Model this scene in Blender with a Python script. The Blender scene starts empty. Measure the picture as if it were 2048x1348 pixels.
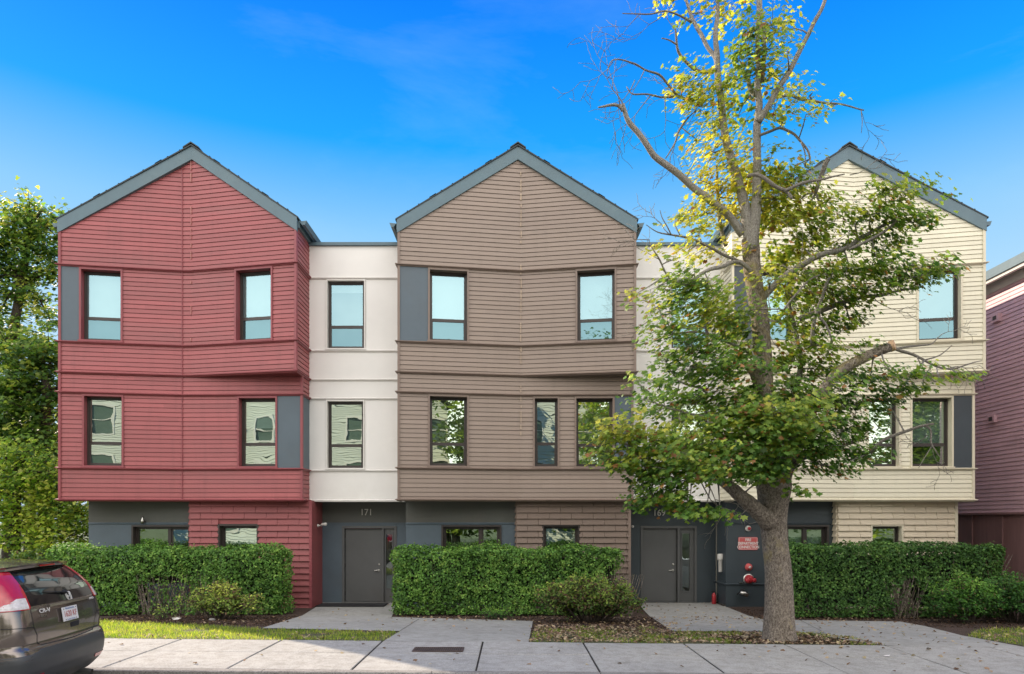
import bpy, math, random
import numpy as np
from mathutils import Vector, noise
rnd = random.Random(7)
RS = np.random.RandomState(11)
scene = bpy.context.scene
COL = scene.collection
F = 1370.0; HX = 1024.0; HY = 1040.0; ZC = 2.23
def at(px, py, D):
    return Vector(((px-HX)/F*D, D, ZC+(HY-py)/F*D))
def zat(py, D): return ZC+(HY-py)/F*D
def xat(px, D): return (px-HX)/F*D
def clamp(v, a, b): return max(a, min(b, v))
def gz(x, y):
    t = clamp((16.0-y)/(16.0-10.67), 0, 1)
    return t*(.33-.009*clamp(x, -14, 14))
def roadz(x): return .33-.009*clamp(x, -14, 14)-.13
# ------------------------------------------------------------------ materials
MATS = {}
def newmat(name):
    m = bpy.data.materials.new(name); m.use_nodes = True
    nt = m.node_tree; b = nt.nodes['Principled BSDF']
    return m, nt, b
def N(nt, t, **k):
    n = nt.nodes.new(t)
    for a, v in k.items(): setattr(n, a, v)
    return n
def texco(nt, scale=(1,1,1), kind='Object'):
    tc = N(nt, 'ShaderNodeTexCoord'); mp = N(nt, 'ShaderNodeMapping')
    mp.inputs['Scale'].default_value = scale
    nt.links.new(tc.outputs[kind], mp.inputs[0]); return mp.outputs[0]
def noise_n(nt, vec, scale, detail=4, rough=.6):
    n = N(nt, 'ShaderNodeTexNoise'); n.inputs['Scale'].default_value = scale
    n.inputs['Detail'].default_value = detail; n.inputs['Roughness'].default_value = rough
    nt.links.new(vec, n.inputs['Vector']); return n
def ramp(nt, fac, stops):
    r = N(nt, 'ShaderNodeValToRGB'); e = r.color_ramp.elements
    while len(e) < len(stops): e.new(.5)
    for i, (p, c) in enumerate(stops):
        e[i].position = p; e[i].color = (c[0], c[1], c[2], 1)
    nt.links.new(fac, r.inputs[0]); return r.outputs[0]
def mixc(nt, fac, a, b, mode='MIX'):
    m = N(nt, 'ShaderNodeMix', data_type='RGBA', blend_type=mode)
    if hasattr(fac, 'links'): nt.links.new(fac, m.inputs[0])
    else: m.inputs[0].default_value = fac
    for s, v in ((6, a), (7, b)):
        if hasattr(v, 'links'): nt.links.new(v, m.inputs[s])
        else: m.inputs[s].default_value = (v[0], v[1], v[2], 1)
    return m.outputs[2]
def bump(nt, b, h, strength=.3, dist=.01):
    bp = N(nt, 'ShaderNodeBump'); bp.inputs['Strength'].default_value = strength
    bp.inputs['Distance'].default_value = dist
    nt.links.new(h, bp.inputs['Height']); nt.links.new(bp.outputs[0], b.inputs['Normal'])
def paint(name, c, rough=.55, var=.12, stretch=(1,1,1), scale=2.5, dirt=None, metal=0, fine=0.0, spec=.5, boards=0):
    """painted surface: broad weathering plus fine grain"""
    if name in MATS: return MATS[name]
    m, nt, b = newmat(name)
    v = texco(nt, stretch)
    n1 = noise_n(nt, v, scale, 5, .65)
    lo = [x*(1-var) for x in c]; hi = [min(1, x*(1+var)) for x in c]
    col = ramp(nt, n1.outputs[0], [(.3, lo), (.7, hi)])
    if boards:
        # every board took the paint a little differently; boards are 3.6 m long
        sp = N(nt, 'ShaderNodeSeparateXYZ'); nt.links.new(texco(nt), sp.inputs[0])
        def mth(op, a, b_):
            q = N(nt, 'ShaderNodeMath', operation=op)
            for i_, x in enumerate((a, b_)):
                if hasattr(x, 'links'): nt.links.new(x, q.inputs[i_])
                elif x is not None: q.inputs[i_].default_value = x
            return q.outputs[0]
        row = mth('FLOOR', mth('DIVIDE', sp.outputs['Z'], .112), None)
        xo = mth('FLOOR', mth('ADD', mth('DIVIDE', mth('ADD', sp.outputs['X'], sp.outputs['Y']), 3.6), mth('MULTIPLY', row, .37)), None)
        cv = N(nt, 'ShaderNodeCombineXYZ'); nt.links.new(row, cv.inputs[0]); nt.links.new(xo, cv.inputs[1])
        wn = N(nt, 'ShaderNodeTexWhiteNoise', noise_dimensions='2D'); nt.links.new(cv.outputs[0], wn.inputs['Vector'])
        col = mixc(nt, 1.0, col, ramp(nt, wn.outputs['Value'], [(0, (1-boards,)*3), (1, (1+boards*.6,)*3)]), 'MULTIPLY')
        n4 = noise_n(nt, texco(nt, (3.5, 3.5, .35)), 1.5, 5, .7)
        col = mixc(nt, 1.0, col, ramp(nt, n4.outputs[0], [(.32, (1-boards*1.1,)*3), (.5, (1, 1, 1))]), 'MULTIPLY')
    if dirt:
        n2 = noise_n(nt, texco(nt, stretch), scale*.35, 6, .7)
        f = ramp(nt, n2.outputs[0], [(.52, (0,0,0)), (.72, (dirt[3],)*3)])
        col = mixc(nt, f, col, dirt[:3])
    nt.links.new(col, b.inputs['Base Color'])
    rr = ramp(nt, n1.outputs[0], [(.2, (rough*.85,)*3), (.8, (min(1, rough*1.15),)*3)])
    nt.links.new(rr, b.inputs['Roughness'])
    b.inputs['Metallic'].default_value = metal
    b.inputs['Specular IOR Level'].default_value = spec
    if fine: bump(nt, b, noise_n(nt, texco(nt), 60, 3).outputs[0], fine, .004)
    MATS[name] = m; return m
def concrete(name, c, c2, speck=.1):
    m, nt, b = newmat(name)
    v = texco(nt)
    n1 = noise_n(nt, v, .9, 6, .7); n2 = noise_n(nt, v, 55, 3, .7); n3 = noise_n(nt, v, 6, 5, .7)
    col = ramp(nt, n1.outputs[0], [(.3, c), (.7, c2)])
    sp = ramp(nt, n2.outputs[0], [(.35, (1-speck*3.2,)*3), (.6, (1+speck*.3,)*3)])
    col = mixc(nt, 1.0, col, sp, 'MULTIPLY')
    st = ramp(nt, n3.outputs[0], [(.3, (.74, .72, .69)), (.58, (1, 1, 1))])
    col = mixc(nt, 1.0, col, st, 'MULTIPLY')
    vo = N(nt, 'ShaderNodeTexVoronoi', feature='DISTANCE_TO_EDGE'); vo.inputs['Scale'].default_value = .55
    dv = N(nt, 'ShaderNodeVectorMath', operation='ADD'); nt.links.new(v, dv.inputs[0]); nt.links.new(noise_n(nt, v, 3, 6, .7).outputs['Color'], dv.inputs[1]); nt.links.new(dv.outputs[0], vo.inputs['Vector'])
    ck = ramp(nt, vo.outputs[0], [(.0, (.45,)*3), (.0035, (1,)*3)])
    msk = ramp(nt, noise_n(nt, v, .8, 2).outputs[0], [(.50, (0,)*3), (.58, (1,)*3)])
    col = mixc(nt, msk, col, mixc(nt, 1.0, col, ck, 'MULTIPLY'))
    sp2 = ramp(nt, noise_n(nt, v, 2.4, 7, .8).outputs[0], [(.58, (1,)*3), (.66, (.80,.79,.77))])
    col = mixc(nt, 1.0, col, sp2, 'MULTIPLY')
    nt.links.new(col, b.inputs['Base Color']); b.inputs['Roughness'].default_value = .9
    bump(nt, b, n2.outputs[0], .35, .004)
    MATS[name] = m; return m
def soil(name, cols, scale=30, dist=.02):
    m, nt, b = newmat(name); v = texco(nt)
    n1 = noise_n(nt, v, scale, 6, .75); n2 = noise_n(nt, v, 2.2, 4)
    col = ramp(nt, n1.outputs[0], [(.3, cols[0]), (.55, cols[1]), (.72, cols[2])])
    col = mixc(nt, 1.0, col, ramp(nt, n2.outputs[0], [(.3, (.75,)*3), (.7, (1.15,)*3)]), 'MULTIPLY')
    nt.links.new(col, b.inputs['Base Color']); b.inputs['Roughness'].default_value = .95
    bump(nt, b, n1.outputs[0], .9, dist)
    MATS[name] = m; return m
def leafmat(name, trans=.45, rough=.5, gain=1.0):
    m = bpy.data.materials.new(name); m.use_nodes = True; nt = m.node_tree
    nt.nodes.clear()
    out = N(nt, 'ShaderNodeOutputMaterial'); b = N(nt, 'ShaderNodeBsdfPrincipled'); tr = N(nt, 'ShaderNodeBsdfTranslucent')
    at_ = N(nt, 'ShaderNodeAttribute', attribute_name='Col')
    b.inputs['Roughness'].default_value = rough; b.inputs['Specular IOR Level'].default_value = .35
    nt.links.new(at_.outputs['Color'], b.inputs['Base Color'])
    g = mixc(nt, 1.0, at_.outputs['Color'], (1.5*gain, 1.45*gain, .8*gain), 'MULTIPLY')
    nt.links.new(g, tr.inputs['Color'])
    mx = N(nt, 'ShaderNodeMixShader'); mx.inputs[0].default_value = trans
    nt.links.new(b.outputs[0], mx.inputs[1]); nt.links.new(tr.outputs[0], mx.inputs[2])
    nt.links.new(mx.outputs[0], out.inputs[0]); MATS[name] = m; return m
def glass(name, tint, refl, wave=.02, wscale=1.2, thru=(.82, .9, .86)):
    m = bpy.data.materials.new(name); m.use_nodes = True; nt = m.node_tree; nt.nodes.clear()
    out = N(nt, 'ShaderNodeOutputMaterial'); g = N(nt, 'ShaderNodeBsdfGlossy'); t = N(nt, 'ShaderNodeBsdfTransparent')
    g.inputs['Roughness'].default_value = .0; g.inputs['Color'].default_value = (*tint, 1)
    t.inputs['Color'].default_value = (*thru, 1)
    n = noise_n(nt, texco(nt), wscale, 1.5, .5)
    bp = N(nt, 'ShaderNodeBump'); bp.inputs['Strength'].default_value = 1; bp.inputs['Distance'].default_value = wave
    nt.links.new(n.outputs[0], bp.inputs['Height']); nt.links.new(bp.outputs[0], g.inputs['Normal'])
    mx = N(nt, 'ShaderNodeMixShader'); mx.inputs[0].default_value = refl
    nt.links.new(t.outputs[0], mx.inputs[1]); nt.links.new(g.outputs[0], mx.inputs[2])
    nt.links.new(mx.outputs[0], out.inputs[0]); MATS[name] = m; return m

RED = (.315, .082, .086); BROWN = (.265, .205, .168); CREAM = (.72, .68, .53); WHITE = (.765, .75, .72)
SLATE = (.082, .112, .138); BRONZE = (.042, .033, .03)
HS = (.3, 1, 2.2)
M = {
 'red': paint('red_paint', RED, .5, .10, HS, 1.2, (.24,.085,.085,.6), boards=.11),
 'red_trim': paint('red_trim', (.25,.06,.07), .5, .1),
 'red_shingle': paint('red_shingle', (.255,.068,.070), .6, .14, HS, 2),
 'brown': paint('brown_paint', BROWN, .55, .04, HS, 1.2, (.215,.16,.135,.4), boards=.06),
 'brown_trim': paint('brown_trim', (.20,.147,.12), .5, .08),
 'brown_shingle': paint('brown_shingle', (.165,.118,.092), .6, .1, HS, 2),  # base tone lowered to carry shade under the overhang
 'cream': paint('cream_paint', CREAM, .55, .025, HS, 1.0, (.64,.59,.46,.35), boards=.05),
 'cream_trim': paint('cream_trim', (.64,.59,.45), .5, .05),
 'cream_shingle': paint('cream_shingle', (.60,.52,.39), .6, .07, HS, 2),
 'white': paint('white_panel', WHITE, .6, .035, (1,1,1), 1.1, (.66,.635,.595,.75)),
 'white_trim': paint('white_trim', (.69,.67,.635), .5, .04),
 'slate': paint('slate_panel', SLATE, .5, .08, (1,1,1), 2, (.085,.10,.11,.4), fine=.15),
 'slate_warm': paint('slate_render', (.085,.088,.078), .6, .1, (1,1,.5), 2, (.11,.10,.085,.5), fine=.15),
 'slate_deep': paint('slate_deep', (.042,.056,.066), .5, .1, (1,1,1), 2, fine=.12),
 'fascia': paint('fascia_paint', (.090,.148,.178), .5, .1, (1,1,1), 3, (.13,.19,.21,.5)),
 'roof': paint('roof_shingle', (.045,.055,.06), .85, .3, (1,1,1), 18, fine=.5),
 'bronze': paint('bronze_frame', BRONZE, .4, .1),
 'door': paint('door_paint', (.095,.097,.097), .5, .1, (1,1,1), 1.5, (.10,.09,.08,.4)),
 'steel': paint('brushed_steel', (.55,.54,.50), .3, .08, metal=1),
 'caulk_faded': paint('caulk_faded', (.42,.19,.17), .8, .2, (1,1,1), 20),
 'caulk': paint('caulk', (.48,.38,.28), .8, .2, (1,1,1), 20),
 'fire_red': paint('fire_red', (.42,.03,.04), .35, .1),
 'sign_red': paint('sign_red', (.55,.10,.10), .45, .06),
 'sign_white': paint('sign_white', (.75,.70,.68), .5, .04),
 'satin': paint('satin_nickel', (.72,.70,.66), .35, .05, metal=.35),
 'black': paint('black_rubber', (.015,.015,.017), .8, .2, fine=.3),
 'offwhite': paint('offwhite_plastic', (.6,.58,.54), .4, .05),
 'blind': None, 'interior': paint('interior_wall', (.20,.19,.16), .9, .1),
 'purple': paint('purple_paint', (.62,.40,.44), .4, .10, HS, 1.4, (.50,.34,.40,.4), boards=.08),
 'purple_board': paint('purple_board', (.24,.13,.125), .6, .15, (6,6,.5), 2),
 'walk': concrete('walk_concrete', (.33,.325,.31), (.42,.41,.385)),
 'path': concrete('path_concrete', (.30,.30,.28), (.38,.375,.35), .06),
 'curb': concrete('curb_granite', (.22,.21,.20), (.32,.30,.28), .16),
 'joint': paint('joint_dirt', (.035,.03,.025), .95, .3),
 'asphalt': soil('asphalt', [(.07,.068,.066), (.10,.098,.095), (.14,.135,.13)], 70, .006),
 'mulch': soil('mulch', [(.028,.017,.012), (.07,.042,.029), (.14,.09,.062)], 34, .03),
 'turf': soil('turf_soil', [(.05,.06,.02), (.085,.09,.035), (.14,.12,.06)], 26, .02),
 'ground': soil('field', [(.03,.05,.015), (.05,.075,.02), (.08,.09,.03)], 3, .05),
 'leaf': leafmat('maple_leaf', .5, .45, 1.1), 'hleaf': leafmat('hedge_leaf', .28, .65), 'bleaf': leafmat('wood_leaf', .55, .5, 1.1),
 'grassb': leafmat('grass_blade', .5, .6, 1.3), 'dryleaf': leafmat('dry_leaf', .2, .8),
 'glass': glass('window_glass', (.72,.86,.72), .55, .0026, 1.4),
 'glass_screen': glass('screened_glass', (.24,.42,.48), .46, .002, .8, (.42,.55,.56)),
 'glass_sky': glass('upper_window_glass', (.44,.68,.76), .42, .002, .8),
 'glass_door': glass('door_glass', (.6,.7,.7), .22, .004, 2),
}
def blindmat():
    m, nt, b = newmat('blind_slats'); v = texco(nt)
    w = N(nt, 'ShaderNodeTexWave', wave_type='BANDS', bands_direction='Z'); w.inputs['Scale'].default_value = 13
    nt.links.new(v, w.inputs[0])
    col = ramp(nt, w.outputs[0], [(.15, (.34,.40,.40)), (.5, (.50,.58,.58))])
    nt.links.new(col, b.inputs['Base Color']); b.inputs['Roughness'].default_value = .6
    bump(nt, b, w.outputs[0], .6, .01); return m
M['blind'] = blindmat()
def barkmat(name, c1, c2, lichen, sc=1.0):
    m, nt, b = newmat(name); v = texco(nt, (1,1,.35))
    n1 = noise_n(nt, texco(nt, (1,1,.6)), 34*sc, 7, .8); n2 = noise_n(nt, texco(nt), 2.2, 5, .7); n3 = noise_n(nt, v, 9*sc, 3)
    vo = N(nt, 'ShaderNodeTexVoronoi', feature='DISTANCE_TO_EDGE'); vo.inputs['Scale'].default_value = 16*sc
    mv = N(nt, 'ShaderNodeVectorMath', operation='ADD'); nt.links.new(v, mv.inputs[0]); nt.links.new(n3.outputs['Color'], mv.inputs[1])
    nt.links.new(mv.outputs[0], vo.inputs['Vector'])
    col = ramp(nt, n1.outputs[0], [(.38, c1), (.62, c2)])
    crack = ramp(nt, vo.outputs[0], [(.0, (.35,.33,.3)), (.12, (1,1,1))])
    col = mixc(nt, .8, col, crack, 'MULTIPLY')
    f = ramp(nt, n2.outputs[0], [(.55, (0,0,0)), (.68, (lichen[3],)*3)])
    col = mixc(nt, f, col, lichen[:3])
    nt.links.new(col, b.inputs['Base Color']); b.inputs['Roughness'].default_value = .95
    ad = N(nt, 'ShaderNodeMath', operation='ADD'); nt.links.new(n1.outputs[0], ad.inputs[0])
    mn = N(nt, 'ShaderNodeMath', operation='MINIMUM'); mn.inputs[1].default_value = .15
    nt.links.new(vo.outputs[0], mn.inputs[0]); nt.links.new(mn.outputs[0], ad.inputs[1])
    bump(nt, b, ad.outputs[0], 1, .035)
    return m
M['bark'] = barkmat('maple_bark', (.10,.075,.055), (.50,.43,.36), (.40,.33,.12,.6))
M['bark_pale'] = barkmat('weathered_bark', (.25,.225,.195), (.66,.62,.57), (.4,.4,.25,.3), 1.6)
M['deadwood'] = barkmat('dead_wood', (.22,.19,.16), (.52,.48,.42), (.35,.33,.28,.3), 2)
M['bark_dark'] = barkmat('forest_bark', (.04,.032,.025), (.12,.095,.075), (.1,.1,.05,.3))
M['cutwood'] = paint('cut_wood', (.55,.36,.22), .8, .25, (1,1,1), 30)
# ------------------------------------------------------------------ mesh helpers
class MB:
    def __init__(s): s.v = []; s.f = []; s.m = []; s.smooth = False
    def vert(s, p): s.v.append((p[0], p[1], p[2])); return len(s.v)-1
    def face(s, pts, mi=0):
        ids = [s.vert(p) for p in pts]; s.f.append(ids); s.m.append(mi)
    def box(s, c, h, ax=None, mi=0, bev=0):
        """box centre c, half sizes h, axes ax=(X,Y,Z); bev chamfers the vertical-ish edges"""
        X, Y, Z = ax if ax else (Vector((1,0,0)), Vector((0,1,0)), Vector((0,0,1)))
        c = Vector(c)
        if bev <= 0:
            P = [c+X*(a*h[0])+Y*(b*h[1])+Z*(d*h[2]) for a in (-1,1) for b in (-1,1) for d in (-1,1)]
            i0 = len(s.v); [s.vert(p) for p in P]
            for q in ((0,1,3,2),(4,6,7,5),(0,4,5,1),(2,3,7,6),(0,2,6,4),(1,5,7,3)):
                s.f.append([i0+k for k in q]); s.m.append(mi)
        else:
            e = bev
            prof = [(-1,-1),(1,-1),(1,1),(-1,1)]
            ring = []
            for (a, b) in prof:
                ring += [(a*h[0]-(a*e if (a*b > 0) else 0), b*h[1]-(b*e if (a*b < 0) else 0)), (a*h[0]-(a*e if (a*b < 0) else 0), b*h[1]-(b*e if (a*b > 0) else 0))]
            lo = [s.vert(c+X*x+Y*y-Z*h[2]) for x, y in ring]; hi = [s.vert(c+X*x+Y*y+Z*h[2]) for x, y in ring]
            n = len(ring)
            for i in range(n): s.f.append([lo[i], lo[(i+1)%n], hi[(i+1)%n], hi[i]]); s.m.append(mi)
            s.f.append(lo[::-1]); s.m.append(mi); s.f.append(hi); s.m.append(mi)
    def tube(s, pts, rad, n=10, caps=True, mi=0, wob=0, seed=0):
        pts = [Vector(p) for p in pts]; rings = []
        ref = Vector((0,0,1))
        t0 = (pts[1]-pts[0]).normalized()
        side = t0.cross(Vector((0,1,0)))
        if side.length < .1: side = t0.cross(Vector((1,0,0)))
        side.normalize()
        for i, p in enumerate(pts):
            t = (pts[min(i+1, len(pts)-1)]-pts[max(i-1, 0)])
            if t.length < 1e-6: t = Vector((0,0,1))
            t.normalize()
            side = (side-t*side.dot(t)).normalized(); up = t.cross(side)
            ids = []
            for k in range(n):
                a = 2*math.pi*k/n; d = side*math.cos(a)+up*math.sin(a)
                r = rad[i]
                if wob: r *= 1+wob*noise.noise(Vector((p+d*rad[i]*1.0)*(.55/max(rad[i], .02)) + Vector((seed,0,0))))
                ids.append(s.vert(p+d*r))
            rings.append(ids)
        for a, b in zip(rings, rings[1:]):
            for k in range(n): s.f.append([a[k], a[(k+1)%n], b[(k+1)%n], b[k]]); s.m.append(mi)
        if caps:
            s.f.append(rings[0][::-1]); s.m.append(mi); s.f.append(rings[-1]); s.m.append(mi)
    def lathe(s, c, ax, prof, n=20, mi=0):
        """prof: [(distance along ax, radius)]"""
        ax = Vector(ax).normalized(); a = ax.cross(Vector((0,0,1)))
        if a.length < .1: a = ax.cross(Vector((1,0,0)))
        a.normalize(); b = ax.cross(a); c = Vector(c); R = []
        for h, r in prof: R.append([s.vert(c+ax*h+a*(r*math.cos(2*math.pi*k/n))+b*(r*math.sin(2*math.pi*k/n))) for k in range(n)])
        for p, q in zip(R, R[1:]):
            for k in range(n): s.f.append([p[k], p[(k+1)%n], q[(k+1)%n], q[k]]); s.m.append(mi)
        s.f.append(R[0][::-1]); s.m.append(mi); s.f.append(R[-1]); s.m.append(mi)
    def sweep(s, poly, prof, mi=0, closed_prof=True):
        """poly: plan points (x,y) left to right; prof: [(out, z)] loop; out is toward the wall's outside"""
        n = len(poly); P = [Vector((p[0], p[1])) for p in poly]; offs = []
        nr = []
        for a, b in zip(P, P[1:]):
            d = (b-a).normalized(); nr.append(Vector((d.y, -d.x)))
        for i in range(n):
            if i == 0: offs.append(nr[0])
            elif i == n-1: offs.append(nr[-1])
            else:
                m_ = (nr[i-1]+nr[i]); m_ = m_/m_.length; offs.append(m_/max(.3, m_.dot(nr[i])))
        rings = [[s.vert((P[i].x+offs[i].x*o, P[i].y+offs[i].y*o, z)) for o, z in prof] for i in range(n)]
        k = len(prof)
        for a, b in zip(rings, rings[1:]):
            for j in range(k if closed_prof else k-1): s.f.append([a[j], b[j], b[(j+1)%k], a[(j+1)%k]]); s.m.append(mi)
        if closed_prof:
            s.f.append(rings[0]); s.m.append(mi); s.f.append(rings[-1][::-1]); s.m.append(mi)
    def build(s, name, mats, parent=None, smooth=False):
        if not isinstance(mats, (list, tuple)): mats = [mats]
        me = bpy.data.meshes.new(name); me.from_pydata(s.v, [], s.f)
        for m_ in mats: me.materials.append(m_)
        if len(mats) > 1: me.polygons.foreach_set('material_index', s.m)
        if smooth: me.polygons.foreach_set('use_smooth', [True]*len(s.f))
        me.update(); me.validate()
        o = bpy.data.objects.new(name, me); COL.objects.link(o)
        if parent is not None: o.parent = parent; o.matrix_parent_inverse = parent.matrix_world.inverted()
        return o
def tag(o, label=None, cat=None, group=None, kind=None):
    if label: o['label'] = label
    if cat: o['category'] = cat
    if group: o['group'] = group
    if kind: o['kind'] = kind
    return o
def thing(name, label, cat, loc=(0,0,0), group=None):
    o = bpy.data.objects.new(name, None); o.location = loc; o.empty_display_size = .2
    COL.objects.link(o); tag(o, label, cat, group)
    bpy.context.view_layer.update(); return o
def struct(name, mb, mats, smooth=False, label=None):
    o = mb.build(name, mats, None, smooth); o['kind'] = 'structure'
    if label: o['label'] = label
    return o
def text(name, s, size, loc, right, up, mat, parent, depth=.01, align='CENTER', bold=0, xs=1.0):
    cu = bpy.data.curves.new(name, 'FONT'); cu.body = s; cu.size = size; cu.extrude = depth/2
    cu.align_x = align; cu.align_y = 'CENTER'; cu.offset = bold; cu.space_line = .95
    o = bpy.data.objects.new(name+'_tmp', cu); COL.objects.link(o)
    dg = bpy.context.evaluated_depsgraph_get(); dg.update()
    me = bpy.data.meshes.new_from_object(o.evaluated_get(dg))
    bpy.data.objects.remove(o)
    R = Vector(right).normalized(); U = Vector(up).normalized(); Nn = R.cross(U); L = Vector(loc)
    for v in me.vertices:
        c = v.co.copy(); v.co = L+R*(c.x*xs)+U*c.y+Nn*c.z
    me.materials.clear(); me.materials.append(mat)
    ob = bpy.data.objects.new(name, me); COL.objects.link(ob)
    if parent is not None: ob.parent = parent; ob.matrix_parent_inverse = parent.matrix_world.inverted()
    return ob
def leaves(name, C, S, colr, nrm, mat, parent=None, tmpl='maple', aspect=1.0):
    """many leaf-sized faces. C (n,3) centres, S (n,) sizes, colr (n,3), nrm (n,3) facing"""
    C = np.asarray(C, float); n = len(C)
    if tmpl == 'maple':
        T = np.array([(0,-.45),(.18,-.25),(.5,-.22),(.36,0),(.52,.25),(.2,.2),(0,.55),(-.2,.2),(-.52,.25),(-.36,0),(-.5,-.22),(-.18,-.25),(0,0)])
        FC = [(12,0,1,2,3),(12,3,4,5),(12,5,6,7),(12,7,8,9),(12,9,10,11,0)]
        Z = np.array([-.10,-.04,.02,.0,-.06,.0,-.12,0,-.06,0,.02,-.04,.06])
    elif tmpl == 'oval':
        T = np.array([(0,-.5),(.28,-.1),(.2,.3),(0,.5),(-.2,.3),(-.28,-.1)]); FC = [(0,1,2,3),(0,3,4,5)]
        Z = np.array([-.05,.06,.04,-.06,.04,.06])
    elif tmpl == 'rag':
        T = np.array([(0,-.5),(.4,-.25),(.25,.05),(.5,.3),(.05,.5),(-.1,.25),(-.45,.35),(-.3,-.1)])
        FC = [(0,1,2,7),(2,3,4,5),(7,2,5,6)]; Z = np.array([0,-.05,.03,-.08,0,.03,-.08,.03])
    else:
        T = np.array([(-.05,0),(.05,0),(.03,.55),(0,1)]); FC = [(0,1,2),(0,2,3)]; Z = np.array([0,0,.06,.2])
    nrm = nrm/np.maximum(1e-6, np.linalg.norm(nrm, axis=1))[:, None]
    r = RS.randn(n, 3)
    if tmpl == 'blade': A = nrm; B = r-(r*A).sum(1)[:, None]*A; B /= np.linalg.norm(B, axis=1)[:, None]; X, Y, Zv = B, A, np.cross(B, A)
    else:
        X = r-(r*nrm).sum(1)[:, None]*nrm; X /= np.linalg.norm(X, axis=1)[:, None]; Y = np.cross(nrm, X); Zv = nrm
    K = len(T)
    V = (C[:, None, :] + X[:, None, :]*(T[None, :, 0:1]*S[:, None, None]*aspect) + Y[:, None, :]*(T[None, :, 1:2]*S[:, None, None]) + Zv[:, None, :]*(Z[None, :, None]*S[:, None, None])).reshape(-1, 3)
    lens = [len(f) for f in FC]; tot = sum(lens)
    base = np.concatenate([np.array(f) for f in FC])
    loops = (np.arange(n)[:, None]*K+base[None, :]).reshape(-1)
    me = bpy.data.meshes.new(name); me.vertices.add(len(V)); me.vertices.foreach_set('co', V.reshape(-1))
    me.loops.add(len(loops)); me.loops.foreach_set('vertex_index', loops.astype(np.int32))
    starts = (np.arange(n)[:, None]*tot+np.concatenate([[0], np.cumsum(lens)[:-1]])[None, :]).reshape(-1)
    me.polygons.add(len(starts)); me.polygons.foreach_set('loop_start', starts.astype(np.int32))
    me.materials.append(mat)
    ca = me.color_attributes.new('Col', 'FLOAT_COLOR', 'POINT')
    cc = np.ones((n, K, 4)); cc[:, :, :3] = colr[:, None, :]
    ca.data.foreach_set('color', cc.reshape(-1))
    me.update(calc_edges=True); me.validate()
    o = bpy.data.objects.new(name, me); COL.objects.link(o)
    if parent is not None: o.parent = parent; o.matrix_parent_inverse = parent.matrix_world.inverted()
    return o
def pal(n, stops, t):
    """colour from a palette (list of rgb) at parameter t in 0..1 with jitter"""
    t = np.clip(t, 0, .9999)*(len(stops)-1); i = t.astype(int); f = (t-i)[:, None]
    S = np.array(stops); c = S[i]*(1-f)+S[i+1]*f
    return c*(1+.22*RS.randn(n)[:, None]).clip(.45, 1.7)

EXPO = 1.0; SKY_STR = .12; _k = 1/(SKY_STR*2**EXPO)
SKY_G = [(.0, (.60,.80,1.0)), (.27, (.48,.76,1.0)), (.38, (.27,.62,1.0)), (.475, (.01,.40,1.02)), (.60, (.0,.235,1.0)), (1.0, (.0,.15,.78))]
FILL_VEIL = 1.0; FILL_COL = (3.0*_k, 2.86*_k, 2.70*_k); WISP = (.50*_k, .80*_k, 1.0*_k); SUN_E = 4.0  # pale veil behind the camera is added fill light for the fronts
# ------------------------------------------------------------------ walls
B0, B5, B4, B3, B2, B1 = 2.73, 3.51, 5.38, 5.87, 6.62, 8.51
class Wall:
    def __init__(s, p0, p1):
        s.p0 = Vector((p0[0], p0[1], 0)); s.p1 = Vector((p1[0], p1[1], 0)); s.L = (s.p1-s.p0).length
        s.d = (s.p1-s.p0)/s.L; s.n = Vector((s.d.y, -s.d.x, 0))
    def pos(s, u, z, o=0.0): return s.p0+s.d*u+s.n*o+Vector((0,0,z))
    def u(s, px):
        k = (px-HX)/F    # ray x = k*y
        # p0.x + d.x u = k (p0.y + d.y u)
        return (k*s.p0.y-s.p0.x)/(s.d.x-k*s.d.y)
    def bar(s, mb, u0, u1, z0, z1, o0, o1, mi=0):
        mb.box(s.pos((u0+u1)/2, (z0+z1)/2, (o0+o1)/2), (abs(u1-u0)/2, abs(o1-o0)/2, abs(z1-z0)/2), (s.d, s.n, Vector((0,0,1))), mi)
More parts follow.
